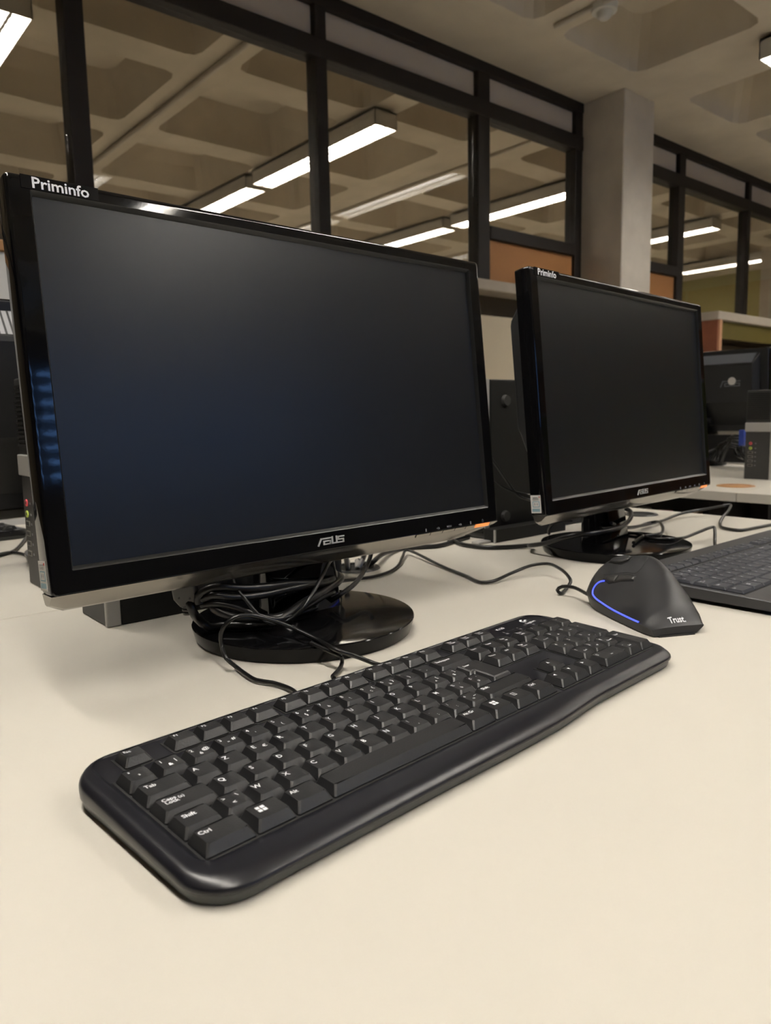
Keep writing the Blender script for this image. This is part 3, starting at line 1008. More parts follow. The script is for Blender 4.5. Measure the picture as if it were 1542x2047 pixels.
def key_table():
    """(x in mm, row y in mm, width in units, legends) for the ISO layout; rows counted from the space bar."""
    A, B, C_ = (-.55, .42), (-.05, -.35), (.55, .42)
    K = []

    def k(x, y, w, *leg, d=1.0):
        K.append((x, y, w, list(leg), d))
    u = 19.05
    # bottom row
    k(0, 0, 1.5, ('Ctrl', -.62, .45, 2.4)); k(1.5 * u, 0, 1.25, ('_win', -.25, .25, 2.9)); k(2.75 * u, 0, 1.25, ('Alt', -.55, .45, 2.4))
    k(4 * u, 0, 6, ); k(10 * u, 0, 1.25, ('Alt Gr', -.15, .5, 2.2)); k(11.25 * u, 0, 1.25, ('_win', .0, .3, 2.9)); k(12.5 * u, 0, 1.25, ('_menu', -.2, .3, 2.4))
    k(13.75 * u, 0, 1.25, ('Ctrl', -.3, .45, 2.4))
    # shift row
    k(0, u, 1.25, ('Shift', -.25, .42, 2.4)); k(1.25 * u, u, 1, ('>', -.6, .45, 2.2), ('<', -.1, -.35, 2.2), ('\\', .6, .45, 2.2))
    for i, c in enumerate('WXCVBN'):
        k((2.25 + i) * u, u, 1, (c, -.5, .35, 2.9))
    for i, (a, b) in enumerate((('?', ','), ('.', ';'), ('/', ':'))):
        k((8.25 + i) * u, u, 1, (a, -.5, .42, 2.3), (b, .1, -.35, 2.3))
    k(11.25 * u, u, 1, ('+', -.6, .45, 2.3), ('=', -.05, -.35, 2.3), ('~', .55, .1, 2.3))
    k(12.25 * u, u, 2.75, ('Shift', -.75, .45, 2.4))
    # caps row
    k(0, 2 * u, 1.75, ('Caps', -.52, .55, 2.2), ('Lock', -.50, .10, 2.2), ('(a)', -.05, .4, 1.9))
    for i, c in enumerate('QSDFGHJKLM'):
        k((1.75 + i) * u, 2 * u, 1, (c, -.5, .35, 2.9))
    k(11.75 * u, 2 * u, 1, ('%', -.6, .45, 2.2), ('ù', -.1, -.35, 2.2), ('´', .55, .3, 2.2))
    k(12.75 * u, 2 * u, 1, ('£', -.6, .45, 2.2), ('µ', -.1, -.35, 2.2), ('`', .55, .3, 2.2))
    # tab row
    k(0, 3 * u, 1.5, ('Tab', -.5, .42, 2.4))
    for i, c in enumerate('AZERTYUIOP'):
        leg = [(c, -.5, .35, 2.9)]
        if c == 'E':
            leg.append(('€', .5, .0, 2.4))
        k((1.5 + i) * u, 3 * u, 1, *leg)
    k(11.5 * u, 3 * u, 1, ('¨', -.6, .45, 2.2), ('^', -.1, -.35, 2.2), ('[', .55, .3, 2.2))
    k(12.5 * u, 3 * u, 1, ('*', -.6, .45, 2.2), ('$', -.1, -.35, 2.2), (']', .55, .3, 2.2))
    # number row
    k(0, 4 * u, 1, ('³', -.5, .45, 2.4), ('²', .1, -.3, 2.4))
    nums = [('1', '&', '|'), ('2', 'é', '@'), ('3', '"', '#'), ('4', "'", None), ('5', '(', None), ('6', '§', '^'), ('7', 'è', None), ('8', '!', None),
            ('9', 'ç', '{'), ('0', 'à', '}'), ('°', ')', None), ('_', '-', None)]
    for i, (a, b, c) in enumerate(nums):
        leg = [(a, -.6, .45, 2.4), (b, -.05, -.3, 2.4)]
        if c:
            leg.append((c, .6, .1, 2.4))
        k((1 + i) * u, 4 * u, 1, *leg)
    k(13 * u, 4 * u, 2, ('Backspace', -.35, .42, 2.2))
    # function row
    fy = 103.5
    k(10.5, fy, .92, ('Esc', -.4, .5, 1.9), d=.86)
    for g, x in enumerate((41.0, 121.5, 202.0)):
        for i in range(4):
            k(x + i * 19.05, fy, 1, ('F%d' % (g * 4 + i + 1), -.4, .5, 1.9), d=.86)
    for i, (a, b) in enumerate((('Print', 'Screen'), ('Scroll', 'Lock'), ('Pause', 'Break'))):
        k(291 + i * 19.05, fy, 1, (a, -.2, .55, 1.5), (b, -.1, .05, 1.5), d=.86)
    # navigation block
    nx = 292.0
    for j, row in enumerate(((('Delete',), ('End',), ('Page', 'Down')), (('Insert',), ('Home',), ('Page', 'Up')))):
        for i, t in enumerate(row):
            k(nx + i * u, (3 + j) * u, 1, *[(tt, -.25 + .15 * q, .5 - .5 * q, 1.6) for q, tt in enumerate(t)])
    k(nx + u, u, 1, ('_u', -.3, .35, 2.2))
    for i, t in enumerate(('_l', '_d', '_r')):
        k(nx + i * u, 0, 1, (t, -.3, .35, 2.2))
    # number pad
    px = 354.5
    for i, t in enumerate((('Num', 'Lock'), ('/',), ('*',), ('-',))):
        k(px + i * u, 4 * u, 1, *[(tt, -.25, .5 - .5 * q, 1.7 if len(t) > 1 else 2.4) for q, tt in enumerate(t)])
    pad = [[('1', 'End'), ('2', '_d'), ('3', 'Down')], [('4', '_l'), ('5', None), ('6', '_r')], [('7', 'Home'), ('8', '_u'), ('9', 'Up')]]
    for j, row in enumerate(pad):
        for i, (a, b) in enumerate(row):
            leg = [(a, -.55, .4, 2.5)]
            if b:
                leg.append((b, .35, -.35, 1.4))
            k(px + i * u, (1 + j) * u, 1, *leg)
    k(px, 0, 2, ('0', -.8, .4, 2.5), ('Ins', .0, -.4, 1.5)); k(px + 2 * u, 0, 1, ('.', -.5, .4, 2.5), ('Del', .2, -.35, 1.5))
    k(px + 3 * u, 2 * u, 1, ('+', -.4, .5, 2.4), d=2.0); k(px + 3 * u, 0, 1, ('Enter', -.2, .6, 1.7), d=2.0)
    return K


def iso_enter(parent, h, material, zb, prints):
    """Tall L-shaped Enter key."""
    u = U
    x0, x1, xs = 13.5 * u, 15 * u, 13.75 * u
    y0, ym, y1 = 2 * u, 3 * u, 4 * u

    def outline(e, f, z):
        # e: side inset, f: front inset
        return [(xs + e, y0 + f, z), (x1 - e, y0 + f, z), (x1 - e, y1 - e * .7, z), (x0 + e, y1 - e * .7, z), (x0 + e, ym + f, z), (xs + e, ym + f, z)]
    mb = MB()
    mb.rings([outline(.0006, .0006, 0), outline(.0006, .0006, .0008), outline(.0032, .0036, h)])
    cx, cy = (x0 + x1) / 2, 3 * u
    mb.v = [(x - cx, y - cy, z) for x, y, z in mb.v]
    o = mb.build('key', material, parent, bevel=.0008, segs=1, loc=(cx, cy, zb))
    if prints:
        t = MB()
        add_text(t, 'Enter', lambda gx, gy: (-.0055 + gx * .0031, .0125 + gy * .0031, h + .0001))
        t.build('legend', 'print_white', o)


def smooth01(t):
    t = max(0, min(1, t))
    return t * t * (3 - 2 * t)


def densify(rings, m):
    """Catmull-Rom between rings, vertex by vertex."""
    out = []
    n = len(rings)
    for i in range(n - 1):
        R = [rings[max(0, min(n - 1, i + k))] for k in (-1, 0, 1, 2)]
        for k in range(m):
            f = k / m
            out.append([tuple(.5 * (2 * b + (c - a) * f + (2 * a - 5 * b + 4 * c - d) * f * f + (3 * b - a - 3 * c + d) * f ** 3) for a, b, c, d in zip(*q)) for q in zip(*R)])
    out.append(rings[-1])
    return out


def make_keyboard(loc, yaw, label, prints=True):
    root = empty('keyboard', loc, yaw)
    mm = .001
    deck = lambda y: .0120 + .0366 * y

    def ring(x0, x1, y0, y1, r, zf):
        out = []
        for x, y in rrect(x0 * mm, x1 * mm, y0 * mm, y1 * mm, r * mm, 8):
            out.append((x, y))
        # straight runs get extra points so that the front edge can swing
        res = []
        n = len(out)
        for i in range(n):
            a, b = out[i], out[(i + 1) % n]
            res.append(a)
            if math.dist(a, b) > .05:
                for k_ in range(1, 48):
                    res.append((a[0] + (b[0] - a[0]) * k_ / 48, a[1] + (b[1] - a[1]) * k_ / 48))
        fin = []
        for x, y in res:
            if y < -.0005:
                y += .0040 * smooth01((x - .245) / .07) * min(1, -y / .012)
                y -= .0012 * math.exp(-((x - .215) / .07) ** 2) * min(1, -y / .012)
            fin.append((x, y, zf(y)))
        return fin
    sh = MB()
    sh.rings([ring(-11.2, 437, -20.4, 126, 22, lambda y: .0004), ring(-12.2, 438, -21.6, 126.8, 23, lambda y: .0016), ring(-13, 438.8, -22.6, 127.2, 24, lambda y: .0058)])
    sh.build('lower_shell', 'kb_shell', root, smooth=40)
    cs = MB()
    cs.rings(densify([ring(-13.2, 439.2, -22.8, 127.5, 24, lambda y: .0061),
              ring(-14, 440, -24, 128.2, 25, lambda y: .0072),
              ring(-14, 440, -23.6, 128.6, 25, lambda y: .0092 + max(0, y) * .03),
              ring(-12.6, 438.6, -21.0, 128.6, 24, lambda y: .0112 + max(0, y) * .034),
              ring(-10.0, 436.5, -17.0, 128.2, 22, lambda y: .0126 + max(0, y) * .0355),
              ring(-6.5, 434, -11.0, 127.6, 19, lambda y: .0131 + max(0, y) * .036 - .0002),
              ring(-3.5, 432.8, -5.0, 126.8, 15, lambda y: .0128 + y * .0362),
              ring(-1.8, 432.2, -1.5, 126.0, 8, lambda y: deck(y))], 3))
    cs.build('case', 'kb_case', root, smooth=50)
    tilt = .0366
    kroot = root
    # black plates on the deck, painting in the dark gaps round the keys
    for x0, x1, y0, y1 in ((-.8, 286.6, -.9, 95.9), (9.6, 28.8, 102.8, 120.6), (40.2, 118, 102.8, 120.6), (120.7, 198.5, 102.8, 120.6), (201.2, 279, 102.8, 120.6),
                           (290.2, 349, 102.8, 120.6), (291.2, 350, 56.4, 95.9), (291.2, 350, -.9, 19.8), (310.2, 331, 19, 38.9), (353.7, 431.5, -.9, 95.9)):
        w = MB()
        w.rings([[(x * mm, y * mm, deck(y * mm) + e) for x, y in ((x0, y0), (x1, y0), (x1, y1), (x0, y1))] for e in (-.002, .00025)])
        w.build('gap_plate', 'gap_dark', kroot)
    heights = {0: .0056, 1: .0052, 2: .0050, 3: .0052, 4: .0055}
    u = 19.05
    for x, y, w, leg, d in key_table():
        row = 4 if y > 95 else int(round(y / u))
        h = .0050 if y > 95 else heights[row]
        o = add_key(kroot, x * mm, y * mm, w * U, h, leg if prints else None, d=d * U, dish=.0006 if w < 5 else 0.0, zb=0)
        o.location.z = deck(o.location.y) + .0003
        o.rotation_euler.x = tilt
    pre = set(kroot.children)
    iso_enter(kroot, .0052, 'kb_key', 0, prints)
    for o in set(kroot.children) - pre:
        o.location.z = deck(o.location.y) + .0003
        o.rotation_euler.x = tilt
    if prints:
        lt = MB()
        add_text(lt, 'K120', lambda gx, gy: (.372 + gx * .0050, .1175 + gy * .0050, deck(.1175 + gy * .005) + .0002))
        lt.build('model_lettering', 'print_white', kroot)
        lg = MB()
        add_text(lg, 'Logitech', lambda gx, gy: (.4105 + gx * .0042, .1110 + gy * .0042, deck(.1110 + gy * .0042) + .0002))
        # round maker's mark: a crescent and a wedge
        for a in range(9):
            t0, t1 = math.radians(60 + a * 26), math.radians(60 + (a + 1) * 26)
            lg.face([(.4075 + r * math.cos(t), .1178 + r * .9 * math.sin(t), deck(.1178) + .00025 + r * .9 * math.sin(t) * .0366) for r, t in ((.0038, t0), (.0018, t0), (.0018, t1), (.0038, t1))])
        lg.face([(x, y, deck(y) + .0002) for x, y in ((.4085, .1168), (.4125, .1172), (.4120, .1190), (.4085, .1184))])
        lg.build('maker_mark', 'print_white', kroot)
        led = MB()
        for i in range(3):
            cx = .366 + i * .020
            led.face([(cx + .0010 * math.cos(t), .1088 + .0010 * math.sin(t), deck(.1088) + .0003) for t in [2 * math.pi * q / 10 for q in range(10)]])
            led.face([(cx + a, .1048 + b, deck(.1048) + .0003) for a, b in ((-.0016, -.001), (.0016, -.001), (.0016, .0012), (-.0016, .0012))])
            if i < 2:
                led.face([(cx + a, .1088 + b, deck(.1088) + .0003) for a, b in ((.004, -.0002), (.016, -.0002), (.016, .0002), (.004, .0002))])
        led.build('indicator_marks', 'print_grey', kroot)
    return tag(root, label, 'keyboard', 'black keyboards on the desks')


make_keyboard((.1368, .2934, 0), math.radians(4.019), 'large black keyboard with white lettering in the foreground')
make_keyboard((.355, 1.585, 0), math.radians(180), 'black keyboard on the far desk at the left edge, below the monitor back', prints=False)


def make_flat_keyboard(loc, yaw, label):
    """Slim keyboard: flat top plate, low keys."""
    root = empty('flat_keyboard', loc, yaw)
    mm = .001
    L, D = 455, 190
    zt = lambda y: .0150 + .024 * y
    b = MB()
    b.rings([[(x * mm, y * mm, z(y * mm)) for x, y in rrect(x0, x1, y0, y1, 6, 4)] for x0, x1, y0, y1, z in (
        (3, L - 3, 3, D - 3, lambda y: .0035), (0, L, 0, D, lambda y: .0050), (0, L, 0, D, lambda y: zt(y) - .0010), (1.0, L - 1.0, 1.0, D - 1.0, zt))])
    b.build('case', 'kb2_case', root, smooth=30)
    for x in (25, L - 55):
        for y in (15, D - 30):
            MB().box(x * mm, (x + 30) * mm, y * mm, (y + 10) * mm, 0, .0040).build('rubber_foot', 'matte_black', root)
    dx, dy = 7.5, 40.0
    for x, y, w, leg, d in key_table():
        yy = y if y < 96 else y + 1.0
        row_leg = [(t, fx, fy, m * .82) for t, fx, fy, m in leg]
        xx = x if x < 289 else x + 2
        dd = d if y < 96 else .86
        o = add_key(root, (xx + dx) * mm, (yy + dy) * mm, w * U, .0034, row_leg, dish=.0003 if w < 5 else 0, d=dd * U, material='kb2_key')
        o.location.z = zt(o.location.y) + .0002
        o.rotation_euler.x = .024
    for x0, x1, y0, y1 in ((6.6, 293.6, 39, 136.2), (17, 37, 143.8, 161.6), (47.5, 125.5, 143.8, 161.6), (128, 206, 143.8, 161.6), (208.5, 286.5, 143.8, 161.6), (299.5, 360, 143.8, 161.6),
                           (300.5, 360, 96.4, 136.2), (300.5, 360, 39, 60), (363, 441, 39, 136.2)):
        w = MB()
        w.rings([[(x * mm, y * mm, zt(y * mm) + e) for x, y in ((x0, y0), (x1, y0), (x1, y1), (x0, y1))] for e in (-.002, .00015)])
        w.build('gap_plate', 'gap_dark', root)  # thin black plate for the dark between the keys
    me, tw_, td, off = key_mesh(1.25 * U, 2 * U, .0034, .0003, 'kb2_key')
    o = link('key', me, 'kb2_key', root, loc=((13.75 * 19.05 + 12 + dx) * mm, (3 * 19.05 + dy) * mm, zt(.097) + .0002), rot=(.024, 0, 0))
    return tag(root, label, 'keyboard', 'black keyboards on the desks')


make_flat_keyboard((.775, .305, 0), math.radians(1.0), 'slim black keyboard cut off by the right edge, behind the mouse')


# ================================================================== VERTICAL MOUSE
def make_mouse():
    MO = Vector((.626, .361, 0))
    ax = Vector((.44, .898, 0)).normalized()
    root = empty('vertical_mouse', MO, math.atan2(ax.y, ax.x))      # local x = forward (t), local -y = right (b)
    T = [-6, 5, 25, 50, 75, 100, 118, 128, 133]
    S = [[(0, 1), (-3, 7.5), (10, 8.6), (27, 9.2), (44, 8.8), (53, 8), (45, 1)],
         [(-3, 1), (-4.5, 9), (8, 18), (26, 23), (46, 21), (57, 13), (48, 1)],
         [(-4, 1), (-5, 9), (8, 22), (27, 34), (47, 36), (60, 24), (51, 1)],
         [(-4, 1), (-5, 9), (10, 25), (31, 44), (49, 51), (59, 38), (55, 1)],
         [(-4, 1), (-5, 10), (10, 28), (31, 50), (48, 60), (58, 45), (57, 1)],
         [(-2, 1), (-5, 12), (7, 31), (24, 50), (40, 56), (54, 41), (55, 1)],
         [(3, 1), (-1, 14), (7, 31), (19, 45), (33, 49), (46, 36), (47, 1)],
         [(8, 1), (4, 14), (10, 27), (19, 37), (30, 39), (40, 29), (41, 1)],
         [(14, 2), (11, 13), (15, 21), (21, 27), (29, 28), (35, 21), (35, 2)]]

    def cr(vals, t):
        """Catmull-Rom through values at uniform knots."""
        n = len(vals) - 1
        t = max(0, min(n - 1e-9, t))
        i = int(t)
        f = t - i
        p = [vals[max(0, min(n, i + k))] for k in (-1, 0, 1, 2)]
        return .5 * (2 * p[1] + (p[2] - p[0]) * f + (2 * p[0] - 5 * p[1] + 4 * p[2] - p[3]) * f * f + (3 * p[1] - p[0] - 3 * p[2] + p[3]) * f ** 3)

    def ti(tmm):
        for i in range(len(T) - 1):
            if tmm <= T[i + 1]:
                return i + (tmm - T[i]) / (T[i + 1] - T[i])
        return len(T) - 1

    def surf(tmm, w, lift=0.0):
        """w = 0..6 along the profile from the left base to the right base."""
        q = ti(tmm)
        pb = [cr([S[i][k][0] for i in range(len(S))], q) for k in range(7)]
        pz = [cr([S[i][k][1] for i in range(len(S))], q) for k in range(7)]
        # the lowest span is straight so that the base keeps a firm edge
        if w <= 1:
            b, z = pb[0] + (pb[1] - pb[0]) * w, pz[0] + (pz[1] - pz[0]) * w
        else:
            b, z = cr(pb[1:], w - 1), cr(pz[1:], w - 1)
        p = Vector((tmm, -b, z)) * .001
        if lift:
            e = .15
            a = surf(min(tmm + 1, 132), w) - surf(max(tmm - 1, -6), w)
            c = surf(tmm, min(6, w + e)) - surf(tmm, max(0, w - e))
            n = c.cross(a)
            n.normalize()
            if n.z < 0 and w > 1.2:
                n = -n
            p = p + n * lift
        return p
    body = MB()
    ws = [0, .5, 1] + [1 + .25 * k for k in range(1, 21)]
    ts = [-6, -4, 0, 5, 10, 15, 20, 25, 31, 38, 45, 50, 56, 62, 68, 75, 82, 88, 94, 100, 106, 112, 118, 122, 125, 128, 131, 133]
    body.rings([[tuple(surf(t, w)) for w in ws] for t in ts])
    body.build('body', 'mouse_rubber', root, smooth=38)
    bp = MB()
    bp.rings([[(x * .001, -y * .001, z) for x, y in ((-7, 5), (-8, 42), (4, 46), (50, 52), (100, 50), (124, 40), (124, 12), (100, 4), (50, 0), (4, 0))] for z in (0, .0016)])
    bp.build('base_plate', 'mouse_base', root)
    # light strip along the thumb side
    path = [(97, 2.05), (102, 1.95), (106, 1.75), (107, 1.5), (104, 1.32), (96, 1.22), (80, 1.16), (60, 1.12), (40, 1.12), (22, 1.12), (14, 1.13)]
    pts = [surf(t, w, .0002) for t, w in path]
    MB().tube(pts, .0009, 8, step=.002).build('light_strip', 'led_blue', root, smooth=60)

    def patch(name, m, tw0, tw1, nt_, nw, lift, thick):
        """Curved cap lying on the body; tw0/tw1 = lower and upper edge as [(t, w), ...]."""
        g = MB()
        for i in range(nt_ + 1):
            f = i / nt_ * (len(tw0) - 1)
            k = min(int(f), len(tw0) - 2)
            f -= k
            lo_ = [tw0[k][q] + (tw0[k + 1][q] - tw0[k][q]) * f for q in (0, 1)]
            hi_ = [tw1[k][q] + (tw1[k + 1][q] - tw1[k][q]) * f for q in (0, 1)]
            for j_ in range(nw + 1):
                e = j_ / nw
                rim = min(i, nt_ - i, j_, nw - j_)
                g.v.append(tuple(surf(lo_[0] + (hi_[0] - lo_[0]) * e, lo_[1] + (hi_[1] - lo_[1]) * e, lift * (.35 if rim == 0 else 1))))
        for i in range(nt_):
            for j_ in range(nw):
                a = i * (nw + 1) + j_
                g.f.append([a, a + 1, a + nw + 2, a + nw + 1])
        o = g.build(name, m, root, smooth=60)
        md = o.modifiers.new('Solidify', 'SOLIDIFY')
        md.thickness = thick
        md.offset = 0
        return o
    # two thumb buttons in a dark surround
    patch('button_gap', 'gap_dark', [(101, 2.08), (90, 2.0), (78, 2.28), (63, 2.5)], [(101, 2.26), (90, 2.46), (76, 2.62), (65, 2.70)], 18, 5, .00015, .0002)
    patch('thumb_button', 'mouse_button', [(99.5, 2.14), (90, 2.06), (85, 2.16)], [(99, 2.26), (91, 2.40), (86, 2.44)], 10, 5, .0007, .0008)
    patch('thumb_button', 'mouse_button', [(84, 2.18), (75, 2.36), (64.5, 2.53)], [(85, 2.45), (76, 2.56), (66, 2.65)], 10, 5, .0007, .0008)
    # scroll wheel set into the front slope
    patch('wheel_gap', 'gap_dark', [(113, 3.08), (102, 2.90), (93, 2.90), (87, 3.2)], [(115, 3.5), (104, 3.62), (95, 3.70), (88, 3.5)], 16, 6, .00015, .0002)
    patch('scroll_wheel', 'mouse_base', [(111, 3.12), (102, 2.97), (94, 2.98), (89, 3.22)], [(113, 3.46), (104, 3.56), (95, 3.62), (90, 3.46)], 16, 6, .0016, .0012)
    # moulded crease between the thumb side and the button panel
    MB().tube([surf(t, w, .0) for t, w in ((104, 2.28), (97, 2.40), (89, 2.51), (79, 2.66), (69, 2.77), (68, 3.05), (71, 3.4), (74, 3.8), (76, 4.1))], .0003, 6, step=.002).build('crease', 'mouse_base', root, smooth=60)
    # maker's name on the back slope
    tx = MB()

    def onto(gx, gy):
        w = 3.0 + gx * .40
        return tuple(surf(-1.5 + gy * 5.4, w, .00025))
    add_text(tx, 'Trust.', onto)
    tx.build('lettering', 'print_white', root)
    return tag(root, 'black vertical mouse with a glowing blue line and white lettering', 'mouse')


make_mouse()


